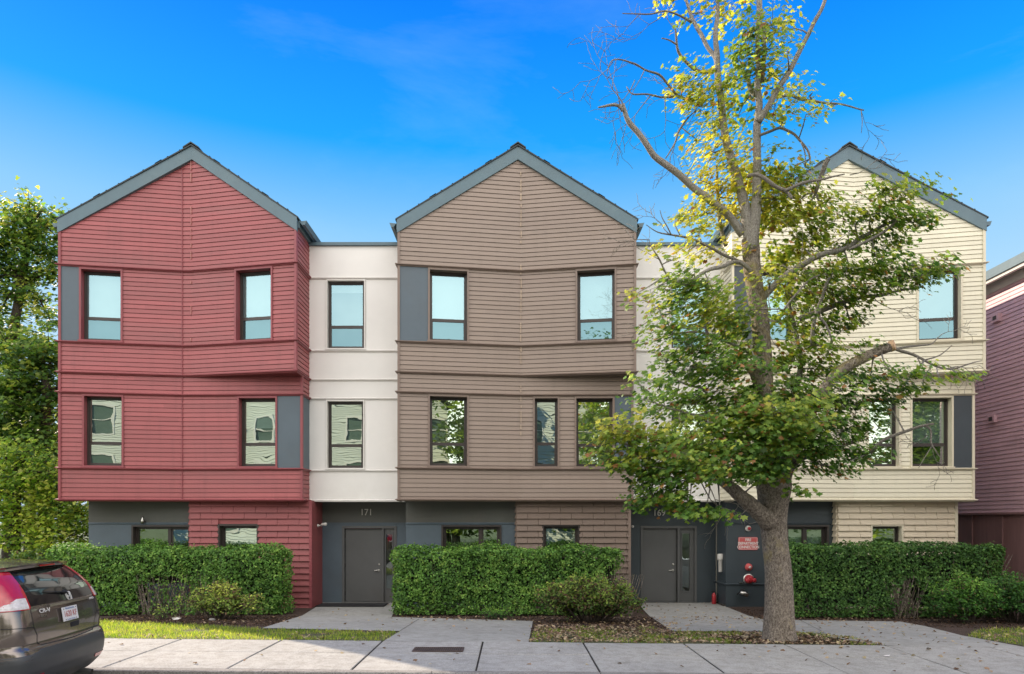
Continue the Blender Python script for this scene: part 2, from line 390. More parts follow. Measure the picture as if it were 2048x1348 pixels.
def siding(mb, W, z0, z1, holes=(), lim=None, exp=.112, lip=.011, mi=0, base=.004, u_lo=0, u_hi=None, zref=0.0):
    """lapped boards as real steps; holes=(u0,u1,z0,z1); lim(z)->(ulo,uhi) clips a gable"""
    u_hi = W.L if u_hi is None else u_hi
    k = math.floor((z0-zref)/exp)
    while zref+k*exp < z1-1e-4:
        r0 = zref+k*exp; a = max(z0, r0); b = min(z1, r0+exp); k += 1
        if b-a < 1e-3: continue
        cuts = sorted({a, b, *[h for H in holes for h in (H[2], H[3]) if a < h < b]})
        jit = .0015*math.sin(k*2.3)
        for za, zb in zip(cuts, cuts[1:]):
            ivs = [(u_lo, u_hi)]
            for H in holes:
                if H[2] < zb-1e-4 and H[3] > za+1e-4:
                    nv = []
                    for p, q in ivs:
                        if H[1] <= p or H[0] >= q: nv.append((p, q)); continue
                        if H[0] > p: nv.append((p, H[0]))
                        if H[1] < q: nv.append((H[1], q))
                    ivs = nv
            oa = base+(lip+jit)*(1-(za-r0)/exp); ob = base+(lip+jit)*(1-(zb-r0)/exp)
            for p, q in ivs:
                pa, qa, pb, qb = p, q, p, q
                if lim:
                    la, ha = lim(za); lb, hb = lim(zb)
                    pa, qa, pb, qb = max(p, la), min(q, ha), max(p, lb), min(q, hb)
                    if qa-pa < .01: continue
                    if qb < pb: pb = qb = (pb+qb)/2
                g = min(.012, (zb-za)*.5) if abs(za-r0) < 1e-6 else 0
                if g: pa2, qa2 = pa+(pb-pa)*g/(zb-za), qa+(qb-qa)*g/(zb-za)
                else: pa2, qa2 = pa, qa
                mb.face([W.pos(pa2, za+g, oa), W.pos(qa2, za+g, oa), W.pos(qb, zb, ob), W.pos(pb, zb, ob)], mi)
                if g:      # the shadow gap under each board
                    mb.face([W.pos(pa2, za+g, -.018), W.pos(qa2, za+g, -.018), W.pos(qa2, za+g, oa), W.pos(pa2, za+g, oa)], mi)
                    mb.face([W.pos(pa, za, -.018), W.pos(qa, za, -.018), W.pos(qa2, za+g, -.018), W.pos(pa2, za+g, -.018)], mi)
                    mb.face([W.pos(pa, za, -.018), W.pos(pa, za, base), W.pos(qa, za, base), W.pos(qa, za, -.018)], mi)
def shingles(mb, W, z0, z1, holes=(), exp=.155, seg=.56, u_lo=0, u_hi=None, mi=0):
    u_hi = W.L if u_hi is None else u_hi
    k = 0; z = z0
    while z < z1-.02:
        zt = min(z+exp, z1); off = (k % 2)*seg*.5
        js = [u_lo]+[u_lo+off*1.0+j*seg for j in range(0, 14) if u_lo+.06 < u_lo+off+j*seg < u_hi-.06]+[u_hi]
        for j, (p, q) in enumerate(zip(js, js[1:])):
            ivs = [(p+.004, q-.004)]
            for H in holes:
                if H[2] < zt-.01 and H[3] > z+.01:
                    nv = []
                    for a, b in ivs:
                        if H[1] <= a or H[0] >= b: nv.append((a, b)); continue
                        if H[0] > a: nv.append((a, H[0]))
                        if H[1] < b: nv.append((H[1], b))
                    ivs = nv
            lo = .058 if (j+k) % 2 else .052
            for a, b in ivs:
                hz = zt
                for H in holes:
                    pass
                e = .010
                P = [W.pos(a, z, lo), W.pos(b, z, lo), W.pos(b, hz, e), W.pos(a, hz, e)]
                mb.face(P, mi)
                mb.face([W.pos(a, z, 0), W.pos(b, z, 0), P[1], P[0]], mi)
                mb.face([W.pos(a, z, 0), P[0], P[3], W.pos(a, hz, 0)], mi); mb.face([P[1], W.pos(b, z, 0), W.pos(b, hz, 0), P[2]], mi)
        z = zt; k += 1
    hs = [h for h in holes]
    flat(mb, W, u_lo, u_hi, z0, z1, hs, 0.0, mi)
def flat(mb, W, u0, u1, z0, z1, holes=(), o=0.0, mi=0):
    us = sorted({u0, u1, *[v for H in holes for v in H[:2] if u0 < v < u1]}); zs = sorted({z0, z1, *[v for H in holes for v in H[2:4] if z0 < v < z1]})
    for a, b in zip(us, us[1:]):
        for c, d in zip(zs, zs[1:]):
            mu, mz = (a+b)/2, (c+d)/2
            if any(H[0] < mu < H[1] and H[2] < mz < H[3] for H in holes): continue
            mb.face([W.pos(a, c, o), W.pos(b, c, o), W.pos(b, d, o), W.pos(a, d, o)], mi)
def ring(mb, W, u0, u1, z0, z1, w, o0, o1, mi=0, wb=None, wt=None):
    wb = w if wb is None else wb; wt = w if wt is None else wt
    W.bar(mb, u0, u0+w, z0, z1, o0, o1, mi); W.bar(mb, u1-w, u1, z0, z1, o0, o1, mi)
    W.bar(mb, u0+w, u1-w, z0, z0+wb, o0, o1-.001, mi); W.bar(mb, u0+w, u1-w, z1-wt, z1, o0, o1-.001, mi)
def window(house, W, u0, u1, z0, z1, trim, rail=.325, glassm='glass', blind=None, lights=None, depth=.19, label=None, casing=.045):
    mb = MB(); c = casing
    ring(mb, W, u0, u1, z0, z1, c, -.002, .034, wb=.035)
    W.bar(mb, u0-.02, u1+.02, z0-.012, z0+.02, -.002, .062)          # sill nose
    # reveals
    a, b, p, q = u0+c, u1-c, z0+.035, z1-c
    for (e0, e1) in (((a, p), (a, q)), ((a, q), (b, q)), ((b, q), (b, p)), ((b, p), (a, p))):
        mb.face([W.pos(e0[0], e0[1], .0), W.pos(e1[0], e1[1], .0), W.pos(e1[0], e1[1], -depth-.03), W.pos(e0[0], e0[1], -depth-.03)])
    w = mb.build('window', M[trim], house)
    if label: w['label'] = label
    def sub(nm, m_, mat): m_.build(nm, M[mat], w)
    f = MB(); ring(f, W, a+.001, b-.001, p+.001, q-.001, .042, -depth-.02, -depth+.045)
    cells = []
    if lights:
        xs = [a+.042]+[a+(b-a)*t for t in lights]+[b-.042]
        for t in lights: W.bar(f, a+(b-a)*t-.035, a+(b-a)*t+.035, p+.043, q-.043, -depth-.015, -depth+.04)
        for i, (x0, x1) in enumerate(zip(xs, xs[1:])):
            cells.append((x0+(.035 if i else 0), x1-(.035 if i < len(xs)-2 else 0), p+.042, q-.042, -depth+.0))
    else:
        zr = p+(q-p)*rail
        cells = [(a+.042, b-.042, zr, q-.042, -depth-.005), (a+.042, b-.042, p+.042, zr, -depth+.012)]
    sub('frame', f, 'bronze')
    s = MB()
    for i, (x0, x1, y0, y1, o) in enumerate(cells): ring(s, W, x0+.001, x1-.001, y0+(.0 if i else .001), y1-.001, .022 if i == 0 else .034, o-.02, o+.018, wb=.045 if i == 0 and not lights else None)
    sub('sash', s, 'bronze')
    for (x0, x1, y0, y1, o) in cells:
        g = MB(); g.face([W.pos(x0+.01, y0+.01, o), W.pos(x1-.01, y0+.01, o), W.pos(x1-.01, y1-.01, o), W.pos(x0+.01, y1-.01, o)])
        gm = 'glass_screen' if (glassm == 'glass_sky' and y1 < q-.2) else glassm
        gl = g.build('pane', M[gm], w)
    if blind:
        g = MB(); zt = q; zb = p+(q-p)*(1-blind)
        W.bar(g, a+.03, b-.03, zb, zt, -depth-.085, -depth-.07); sub('blind', g, 'blind')
    return w
BAND = [(-.01, -.035), (.03, -.035), (.045, -.012), (.075, -.006), (.078, .012), (.03, .028), (-.01, .028)]
def band(mb, poly, z, sc=1.0, mi=0): mb.sweep(poly, [(o*sc if o > 0 else o, z+dz) for o, dz in BAND], mi)
YB = 30.0
def townhouse(label, XL, XF, XR, DL, DF, DR, DR2, PEAK, col, strip=None, s3=(), s2=(), pan3=None, pan2=None, peakpx=None, g_slate=None, g_shing=None, warm=True, s2_warp=None):
    trim, sh = col+'_trim', col+'_shingle'
    H = thing(col+'_townhouse' if col != 'x' else col, label, 'townhouse', ((XL+XR)/2, DL+.8, 0))
    ZE, ZP = 9.63, 11.64                     # roof eave and peak (top of rake board)
    # ---- plan polylines
    P3 = [(XL, DL), (XF, DF)]+([(strip, DF)] if strip else [])+[(XR, DR)]
    P2 = [(XL, DL), (XF, DF)]+([(strip, DF)] if strip else [])+[(XR, DR2)]
    XK = strip if strip else XF; XPK = xat(peakpx, 17.15)
    def rake(x, dz=0): return (ZE+(ZP-ZE)*(x-XL)/(XPK-XL) if x < XPK else ZE+(ZP-ZE)*(XR-x)/(XR-XPK))+dz
    wall = MB()
    def add(P, zlo, zhi, holes, gable=False):
        for i, (a, b) in enumerate(zip(P, P[1:])):
            W = Wall(a, b); hs = holes.get(i, [])
            siding(wall, W, zlo, zhi, hs)
    def lim_for(W):
        def lim(z):
            # clip both sides against the rakes
            xa = XL+(z-ZE+.31)/(ZP-ZE)*(XPK-XL); xb = XR-(z-ZE+.31)/(ZP-ZE)*(XR-XPK)
            return ((xa-W.p0.x)/W.d.x, (xb-W.p0.x)/W.d.x)
        return lim
    segs3 = [Wall(a, b) for a, b in zip(P3, P3[1:])]; segs2 = [Wall(a, b) for a, b in zip(P2, P2[1:])]
    h3 = {i: [] for i in range(4)}; h2 = {i: [] for i in range(4)}
    wins = []
    for (si, x0, x1, kw) in s3:
        si = si if si >= 0 else len(segs3)-1
        W = segs3[si]; u0, u1 = W.u(x0), W.u(x1); h3[si].append((u0+.03, u1-.03, B2+.0, B1)); wins.append((W, u0, u1, B2+.035, B1-.037, kw))
    for (si, x0, x1, kw) in s2:
        si = si if si >= 0 else len(segs2)-1
        W = segs2[si]; u0, u1 = W.u(x0), W.u(x1); h2[si].append((u0+.03, u1-.03, B5+.0, B4)); wins.append((W, u0, u1, B5+.035, B4-.037, kw))
    pans = []
    if pan3: si, x0, x1 = pan3; si = si if si >= 0 else len(segs3)-1; W = segs3[si]; u0, u1 = max(0, W.u(x0)), min(W.L, W.u(x1)); h3[si].append((u0, u1, B2, B1)); pans.append((W, u0, u1, B2+.02, B1-.02))
    if pan2: si, x0, x1 = pan2; si = si if si >= 0 else len(segs2)-1; W = segs2[si]; u0, u1 = max(0, W.u(x0)), min(W.L, W.u(x1)); h2[si].append((u0, u1, B5, B4)); pans.append((W, u0, u1, B5+.02, B4-.02))
    for i, W in enumerate(segs3):
        siding(wall, W, B3, B1, h3[i]); siding(wall, W, B1, 11.6, (), lim_for(W))
    for i, W in enumerate(segs2): siding(wall, W, B0, B3, h2[i])
    # side walls
    WR = Wall((XR, DR), (XR, YB)); WR2 = Wall((XR, DR2), (XR, YB)); WL = Wall((XL, YB), (XL, DL))
    ph = []
    if pan2 and pan2[0] == -1: ph = [(0, 17.8-DR2, B5, B4)]
    siding(wall, WR, B3, ZE-.12); siding(wall, WR2, B0, B3, ph); siding(wall, WL, B0, ZE-.12)
    wb = MB(); WBk = Wall((XR, YB), (XL, YB)); flat(wall, WBk, 0, WBk.L, 0, ZE)
    wall.face([(XL, YB, ZE), (XR, YB, ZE), (XPK, YB, ZP-.1)])
    # gable closing sheet just behind the boards
    wall.build('wall', M[col], H)
    # soffits
    sf = MB(); sf.face([(XL, DL, B0), (XF, DF, B0), (strip or XF, DF, B0), (XR, DR2, B0), (XR, 18.6, B0), (XL, 18.6, B0)])
    sf.build('soffit', M[trim], H); sf = MB()
    sf.face([(strip or XF, DF, B3-.001), (XR, DR, B3-.001), (XR, DR2+.02, B3-.001)])
    sf.build('soffit', M[trim], H)
    # bands
    PR3 = P3+[(XR, 17.8)]; PR2 = P2+[(XR, 17.8)]
    P3b, P2b = PR3, PR2
    for z, P in ((B1, P3b), (B2, P3b), (B3, P3b), (B4, P2b), (B5, P2b), (B0, P2b)):
        b_ = MB(); band(b_, [(XL, DL+.5)]+P, z); b_.build('trim_band', M[trim], H)
    # corner boards and the fold joint
    cb = MB()
    for P, z0, z1 in ((P3, B3, ZE-.3), (P2, B0, B3)):
        Wf, Wl = Wall(P[0], P[1]), Wall(P[-2], P[-1])
        cb = MB(); Wf.bar(cb, -.028, .032, z0+.03, z1-.0, -.03, .036); cb.build('corner_board', M[trim], H)
        cb = MB(); Wl.bar(cb, Wl.L-.032, Wl.L+.028, z0+.03, z1, -.03, .036); cb.build('corner_board', M[trim], H)
    if strip:
        cj = MB(); Wa = segs3[1]
        Wa.bar(cj, -.008, .012, B0, 11.25, 0, .03); cj.build('fold_joint', M[trim], H)
    cj = MB(); Wb = segs3[-1]; z = B0+.05
    while z < 11.1:                                    # broken line of caulk down the fold
        l = rnd.uniform(.05, .3)
        if (z > 4.3 and col != 'red') or z > 6.7: Wb.bar(cj, -.006+rnd.uniform(-.006, .006), .010+rnd.uniform(-.004, .006), z, z+l, .0, .031)
        z += l+rnd.uniform(.01, .12)+(0.5 if rnd.random() < (.5 if col != 'brown' else .04) else 0)
    if col != 'cream': cj.build('caulk_joint', M['caulk_faded' if col == 'red' else 'caulk'], H)['kind'] = 'stuff'
    # accent panels
    for (W, u0, u1, z0, z1) in pans:
        pb = MB(); W.bar(pb, u0, u1, z0, z1, -.03, .012)
        if pan2 and W in segs2 and pan2[0] == -1: WR2.bar(pb, 0.012, 17.8-DR2, z0, z1, -.03, .0121)
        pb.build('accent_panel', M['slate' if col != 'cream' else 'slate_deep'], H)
    for (W, u0, u1, z0, z1, kw) in wins: window(H, W, u0, u1, z0, z1, trim, **kw)
    # interior core
    core = MB()
    pl = [(XL+.04, DL+.42), (XF, DF+.42), (XR-.04, DR2+.42), (XR-.04, YB-.1), (XL+.04, YB-.1)]
    for a, b in zip(pl, pl[1:]+pl[:1]): core.face([(a[0], a[1], B0+.02), (b[0], b[1], B0+.02), (b[0], b[1], 9.25), (a[0], a[1], 9.25)])
    core.face([(x, y, 9.25) for x, y in pl]); core.face([(XL+.04, 18.35, .0), (XR-.04, 18.35, .0), (XR-.04, 18.35, B0), (XL+.04, 18.35, B0)]); core.build('interior', M['interior'], H)
    # ---- ground floor
    if g_slate:
        yb = 17.7; x0, x1, lights, wpx = g_slate
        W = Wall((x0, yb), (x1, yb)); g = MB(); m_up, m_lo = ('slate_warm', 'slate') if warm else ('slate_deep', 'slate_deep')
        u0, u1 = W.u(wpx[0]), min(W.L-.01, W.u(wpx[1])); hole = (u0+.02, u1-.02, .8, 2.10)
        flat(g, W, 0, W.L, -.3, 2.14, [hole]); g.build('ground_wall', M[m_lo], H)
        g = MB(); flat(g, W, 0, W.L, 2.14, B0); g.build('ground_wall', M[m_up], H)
        g = MB(); g.sweep([(x0-.0, yb), (x1, yb)], [(-.01, 2.125), (.025, 2.125), (.03, 2.14), (.012, 2.165), (-.01, 2.165)])
        g.build('trim_band', M[m_lo], H)
        side = MB(); WS = Wall((x0, 18.5), (x0, yb)); flat(side, WS, 0, WS.L, -.3, B0); side.build('ground_wall', M[m_lo], H)
        window(H, W, u0, u1, .8, 2.10, 'bronze', glassm='glass', lights=lights, blind=None if col != 'cream' else .9, depth=.14)
    if g_shing:
        yb = 17.5; x0, x1, wpx, wt, bl = g_shing
        W = Wall((x0, yb), (x1, yb)); g = MB(); u0, u1 = W.u(wpx[0]), W.u(wpx[1])
        shingles(g, W, -.06, B0, [(u0+.02, u1-.02, .87, wt)])
        for WS in (Wall((x0, 18.4), (x0, yb)), ): shingles(g, WS, -.06, B0)
        WS = Wall((x1, yb), (x1, 18.5)); flat(g, WS, 0, WS.L, -.3, B0)
        g.build('ground_wall', M[sh], H)
        cb = MB(); W.bar(cb, W.L-.05, W.L+.02, -.1, B0, -.02, .052); cb.build('corner_board', M[trim], H)
        window(H, W, u0, u1, .87, wt, 'bronze' if col != 'cream' else 'cream_trim', lights=[], blind=bl, depth=.16, casing=.05)
    # foundation
    fd = MB(); fd.box(((XL+XR)/2, (17.72+YB)/2, -.2), ((XR-XL)/2-.05, (YB-17.72)/2, .24)); fd.build('foundation', M['joint'], H)
    # ---- roof
    rf = MB(); ov = .10; yl, yp, yr = DL-.07, DF-.10, DR-.07
    sl = (ZP-ZE)/(XPK-XL); sr = (ZP-ZE)/(XR-XPK); ex = .07
    for (xe, ze, ye) in ((XL-ex, ZE-ex*sl, yl), (XR+ex, ZE-ex*sr, yr)):
        t = .035
        A = [(xe, ye, ze), (XPK, yp, ZP), (XPK, YB+.2, ZP), (xe, YB+.2, ze)]
        Bt = [(x, y, z+t) for x, y, z in A]
        rf.face(A); rf.face(Bt)
        for i in range(4): rf.face([A[i], A[(i+1) % 4], Bt[(i+1) % 4], Bt[i]])
    r_ = rf.build('roof', M['roof'], H)
    # shingle courses stepping up the slope, as low ledges
    sc = MB()
    for (xe, ze, ye, s_) in ((XL-ex, ZE-ex*sl, yl, 1), (XR+ex, ZE-ex*sr, yr, -1)):
        for k in range(1, 11):
            t = k/11.0; x = xe+(XPK-xe)*t; z = ze+(ZP-ze)*t+.037; y = ye+(yp-ye)*t
            w_ = .16 if k in (3, 8) else .03
            sc.face([(x-s_*.0, y+.004, z), (x+s_*w_, y+.004, z+w_*abs((ZP-ze)/(XPK-xe))), (x+s_*w_, YB, z+w_*abs((ZP-ze)/(XPK-xe))+.0), (x, YB, z)])
            sc.face([(x, y+.004, z), (x, YB, z), (x, YB, z+.02), (x, y+.004, z+.02)])
            sc.face([(x, y+.004, z+.02), (x+s_*w_, y+.004, z+.01+w_*abs((ZP-ze)/(XPK-xe))), (x+s_*w_, YB, z+.01+w_*abs((ZP-ze)/(XPK-xe))), (x, YB, z+.02)])
    sc.build('shingle_course', M['roof'], r_)
    rc = MB()
    for s_ in (-1, 1):
        A = [(XPK, yp-.02, ZP+.06), (XPK+s_*.2, yp-.02, ZP+.06-.2*sl), (XPK+s_*.2, YB+.2, ZP+.06-.2*sl), (XPK, YB+.2, ZP+.06)]
        Bt = [(x, y, z+.03) for x, y, z in A]; rc.face(A); rc.face(Bt)
        for i in range(4): rc.face([A[i], A[(i+1) % 4], Bt[(i+1) % 4], Bt[i]])
    rc.build('ridge_cap', M['roof'], r_)
    # rake boards
    rb = MB(); hb = .33
    for (xe, ye) in ((XL-.035, DL), (XR+.035, DR)):
        q = []
        for o in (-.055, .03):
            q.append([(xe, ye+o, rake(xe, -.0)-.004), (XPK, DF+o-.01, ZP-.004), (XPK, DF+o-.01, ZP-hb), (xe, ye+o, rake(xe)-hb)])
        rb.face(q[0]); rb.face(q[1])
        for i in range(4): rb.face([q[0][i], q[0][(i+1) % 4], q[1][(i+1) % 4], q[1][i]])
    rb.build('rake_board', M['fascia'], H)
    # eaves: soffit boards, gutters
    for (xe, s_, y0) in ((XL, -1, DL), (XR, 1, DR)):
        g = MB(); z = ZE-.10
        g.box((xe+s_*.035, (y0+.06+YB)/2, z-.02), (.03, (YB-y0-.06)/2, .11)); g.build('fascia_board', M['fascia'], H)
        g = MB(); pr = [(0, 0), (.06, -.085), (.13, -.085), (.17, 0.02), (.155, .02), (.12, -.07), (.065, -.07), (.02, .0)]
        ya, yb_ = y0+.06, YB
        n = len(pr)
        ra = [(xe+s_*(.068+o), ya, z+dz+.02) for o, dz in pr]; rb2 = [(xe+s_*(.068+o), yb_, z+dz+.02) for o, dz in pr]
        for i in range(n): g.face([ra[i], ra[(i+1) % n], rb2[(i+1) % n], rb2[i]])
        g.face(ra[:4]+[]); gt = g.build('gutter', M['fascia'], H)
        dp = MB(); yy = 19.1 if s_ > 0 else 18.6
        dp.tube([(xe+s_*.16, yy, z-.05), (xe+s_*.16, yy, z-.16), (xe+s_*.22, yy+.2, z-.2), (xe+s_*.5, yy+.9, z-.24)], [.04]*4, 8); dp.build('downspout', M['fascia'], gt, True)
    return H
def white_bay(label, XA, XB, w3, w2, name='entrance_block'):
    H = thing(name, label, 'entrance block', ((XA+XB)/2, 18.2, 0))
    W = Wall((XA, 17.8), (XB, 17.8)); T = 9.36
    u0, u1 = W.u(w3[0]), W.u(w3[1]); v0, v1 = W.u(w2[0]), W.u(w2[1])
    g = MB(); flat(g, W, 0, W.L, B0-.02, T, [(u0+.02, u1-.02, B2, B1), (v0+.02, v1-.02, B5, B4)])
    g.face([(XA, 17.8, B0-.02), (XB, 17.8, B0-.02), (XB, 18.6, B0-.02), (XA, 18.6, B0-.02)])
    g.build('wall', M['white'], H)
    for z in (B1, B2, B3, B4, B5):
        b_ = MB(); b_.sweep([(XA, 17.8), (XB, 17.8)], [(-.01, z-.03), (.018, z-.03), (.03, z-.008), (.045, z-.004), (.045, z+.012), (.012, z+.028), (-.01, z+.028)]); b_.build('trim_band', M['white_trim'], H)
    b_ = MB(); b_.sweep([(XA, 17.8), (XB, 17.8)], [(-.01, B0-.025), (.04, B0-.025), (.05, B0+.01), (.01, B0+.04), (-.01, B0+.04)]); b_.build('trim_band', M['white_trim'], H)
    s = MB()
    for u in (u0-.015, u1+.005): W.bar(s, u, u+.010, B2+.03, B1-.04, -.01, .006)
    for u in (v0-.015, v1+.005): W.bar(s, u, u+.010, B5+.03, B4-.04, -.01, .006)
    s.build('panel_joint', M['white_trim'], H)
    window(H, W, u0, u1, B2+.035, B1-.037, 'white_trim', rail=.33, glassm='glass_sky', blind=.14, depth=.13, casing=.03)
    window(H, W, v0, v1, B5+.035, B4-.037, 'white_trim', rail=.34, blind=.0, depth=.13, casing=.03)
    c = MB(); c.box(((XA+XB)/2, 18.6, T+.03), ((XB-XA)/2-.005, .86, .04)); c.build('roof_cap', M['fascia'], H)
    c = MB(); c.face([(XA, 18, T), (XB, 18, T), (XB, YB, T), (XA, YB, T)]); c.face([(XA, YB, 0), (XB, YB, 0), (XB, YB, T), (XA, YB, T)]); c.build('roof', M['roof'], H)
    c = MB(); c.face([(XA, 18.25, B0), (XB, 18.25, B0), (XB, 18.25, T), (XA, 18.25, T)]); c.build('interior', M['interior'], H)
    return H, W
SK = dict(glassm='glass_sky', blind=.97)
red = townhouse('dark red clapboard townhouse with a folded gable front, behind the left hedge', -11.12, xat(365, 17.3), -5.275, 16.85, 17.3, 16.73, 17.2, None, 'red', strip=xat(383, 17.3),
    s3=[(0, 159, 246, dict(SK, rail=.33)), (-1, 470, 546, dict(SK, rail=.33))],
    s2=[(0, 165, 248, dict(rail=.33)), (-1, 475, 555, dict(rail=.33, blind=.42))],
    pan3=(0, 100, 159.5), pan2=(-1, 555, 640), peakpx=380,
    g_slate=(-10.94, xat(382, 17.7), [.62], (264, 400)), g_shing=(xat(380, 17.5), -5.12, (436, 518), 2.13, .4))
brown = townhouse('brown clapboard townhouse with a folded gable front, in the middle of the row', -2.79, .227, 3.03, 16.85, 17.3, 16.85, 17.25, None, 'brown',
    s3=[(0, 856, 938, dict(SK, rail=.31)), (-1, 1151, 1233, dict(SK, rail=.31))],
    s2=[(0, 856, 938, dict(rail=.32)), (-1, 1066, 1119, dict(rail=.34)), (-1, 1149, 1229, dict(rail=.32))],
    pan3=(0, 790, 856), pan2=(-1, 1229.5, 1300), peakpx=1036,
    g_slate=(-2.74, xat(1033, 17.7), [.66], (883, 1003)), g_shing=(xat(1033, 17.5), 3.01, (1084, 1160), 2.12, None))
cream = townhouse('cream clapboard townhouse with a folded gable front, behind the street tree', 5.42, 8.62, 11.54, 16.85, 17.3, 16.75, 17.15, None, 'cream',
    s3=[(0, 1512, 1592, dict(SK, rail=.31)), (-1, 1833, 1925, dict(glassm='glass_sky', blind=None, rail=.31))],
    s2=[(0, 1515, 1596, dict(rail=.32)), (-1, 1733, 1801, dict(rail=.32, blind=.6)), (-1, 1820, 1906, dict(rail=.32, blind=.68))],
    pan3=(0, 1430, 1512), pan2=(-1, 1906.5, 2000), peakpx=1701, warm=False,
    g_slate=(5.53, xat(1676, 17.7), [.47], (1572, 1657)), g_shing=(xat(1675, 17.5), 11.34, (1740, 1806), 2.12, None))
bay1, WB1 = white_bay('pale grey panelled entrance block marked 171, between the red and brown townhouses', -5.275, -2.79, (653, 731), (653, 729))
bay2, WB2 = white_bay('pale grey panelled entrance block with a door marked 169, between the brown and cream townhouses', 3.03, 5.42, (1340, 1421), (1340, 1419))
# ---- door recesses
def entrance(H, XA, XB, leaf, side, glasspx, gy, num, numpx, m_wall='slate', m_up='slate_warm'):
    W = Wall((XA, 18.5), (XB, 18.5)); u0, u1 = W.u(leaf[0]), W.u(leaf[1]); s0, s1 = W.u(side[0]), W.u(side[1])
    zt = 2.07
    g = MB(); flat(g, W, 0, W.L, -.3, 2.14, [(u0-.08, s1+.02, -.5, zt)]); g.build('recess_wall', M[m_wall], H)
    g = MB(); flat(g, W, 0, W.L, 2.14, B0-.02); g.build('recess_wall', M[m_up], H)
    g = MB(); g.sweep([(XA, 18.5), (XB, 18.5)], [(-.01, 2.125), (.02, 2.125), (.02, 2.16), (-.01, 2.16)]); g.build('trim_band', M[m_wall], H)
    fr = MB()
    for a, b in ((u0-.08, u0-.012), (u1+.012, s0-.005), (s1-.045, s1+.02)): W.bar(fr, a, b, .0, zt, -.12, .02)
    W.bar(fr, u0-.012, u1+.012, 2.005, zt, -.12, .02); W.bar(fr, s0-.005, s1-.045, 2.005, zt, -.12, .02)
    W.bar(fr, u0-.08, s1+.02, -.05, .02, -.14, .04); fr.build('door_frame', M['door'], H)
    d = MB(); W.bar(d, u0, u1, .025, 1.995, -.11, -.065); dr = d.build('door', M['door'], H)
    hx = (u1-.10)
    h = MB(); h.lathe(W.pos(hx, zat(1141, 18.5)-.0, -.065), W.n, [(0, .034), (.012, .034), (.014, .012), (.05, .012)], 16)
    h.tube([W.pos(hx, zat(1141, 18.5), -.02), W.pos(hx-.05, zat(1141, 18.5)+.004, -.015), W.pos(hx-.115, zat(1141, 18.5)-.004, -.02)], [.011, .012, .010], 8); h.build('handle', M['satin'], dr, True)
    h = MB(); h.lathe(W.pos(hx+.01, zat(1129, 18.5), -.065), W.n, [(0, .028), (.018, .027), (.02, .016), (.026, .016)], 16); h.build('deadbolt', M['satin'], dr, True)
    h = MB()
    for z in (.25, 1.0, 1.8): W.bar(h, u0-.012, u0+.006, z-.05, z+.05, -.075, -.055)
    h.build('hinge', M['bronze'], dr)
    g0, g1 = W.u(glasspx[0]), W.u(glasspx[1]); za, zb = zat(gy[1], 18.5), zat(gy[0], 18.5)
    s = MB(); flat(s, W, s0-.005, s1-.04, .0, 2.01, [(g0, g1, za, zb)], -.05); ring(s, W, g0-.03, g1+.03, za-.03, zb+.03, .03, -.06, -.035)
    sl = s.build('sidelight', M['door'], H)
    g = MB(); g.face([W.pos(g0, za, -.07), W.pos(g1, za, -.07), W.pos(g1, zb, -.07), W.pos(g0, zb, -.07)]); g.build('pane', M['glass_door'], sl)
    bk = MB(); bk.face([W.pos(s0-.2, -.1, -.5), W.pos(s1+.1, -.1, -.5), W.pos(s1+.1, 2.2, -.5), W.pos(s0-.2, 2.2, -.5)]); bk.build('vestibule', M['interior'], H)
    text('house_number', num, .245, W.pos(W.u(numpx[0]), zat(numpx[1], 18.5), .02), (1,0,0), (0,0,1), M['offwhite'], H, .02, xs=.93)
entrance(bay1, -5.12, -2.74, (690, 764), (768, 792), (771.5, 784), (1069, 1177), '171', (733, 1025))
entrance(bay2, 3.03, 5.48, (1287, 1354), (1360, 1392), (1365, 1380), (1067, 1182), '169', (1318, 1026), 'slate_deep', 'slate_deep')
g = MB(); W = Wall((5.48, 18.5), (5.53, 17.7)); flat(g, W, 0, W.L, -.3, B0); g.build('recess_wall', M['slate_deep'], bay2)
# panels low on the fire connection wall
Wf = Wall((5.53, 17.7), (8.3, 17.7)); g = MB()
g.sweep([(5.48, 18.5), (5.53, 17.7), (6.75, 17.7)], [(-.01, .555), (.03, .555), (.035, .585), (.01, .6), (-.01, .6)]); g.build('ledge', M['slate_deep'], cream)
# ---- small fittings fixed on the walls
def fit(name, label, cat, px, py, D=17.7): return thing(name, label, cat, at(px, py, D))
t = fit('fire_connection_sign', 'red metal sign reading fire department connection, on the dark wall left of the tree trunk', 'sign', 1496, 1087)
mb = MB(); c = at(1496, 1087, 17.685); mb.box(c, (.245, .008, .16), None, 0)
bm_plate = mb
mb = MB(); hw, hh, r = .25, .165, .035; pts = []
for cx, cz, a0 in ((hw-r, hh-r, 0), (-hw+r, hh-r, 90), (-hw+r, -hh+r, 180), (hw-r, -hh+r, 270)):
    for k in range(6):
        a = math.radians(a0+k*18); pts.append((cx+r*math.cos(a), cz+r*math.sin(a)))
fr_ = [Vector((c.x+x, c.y-.01, c.z+z)) for x, z in pts]; bk_ = [Vector((c.x+x, c.y+.01, c.z+z)) for x, z in pts]
mb.face(fr_); mb.face(bk_[::-1])
for i in range(len(fr_)): mb.face([fr_[i], bk_[i], bk_[(i+1) % len(fr_)], fr_[(i+1) % len(fr_)]])
mb.build('sign_plate', M['sign_red'], t)
text('sign_text', 'FIRE\nDEPARTMENT\nCONNECTION', .098, (c.x, c.y-.013, c.z), (1,0,0), (0,0,1), M['sign_white'], t, .003, bold=.0025, xs=.86)
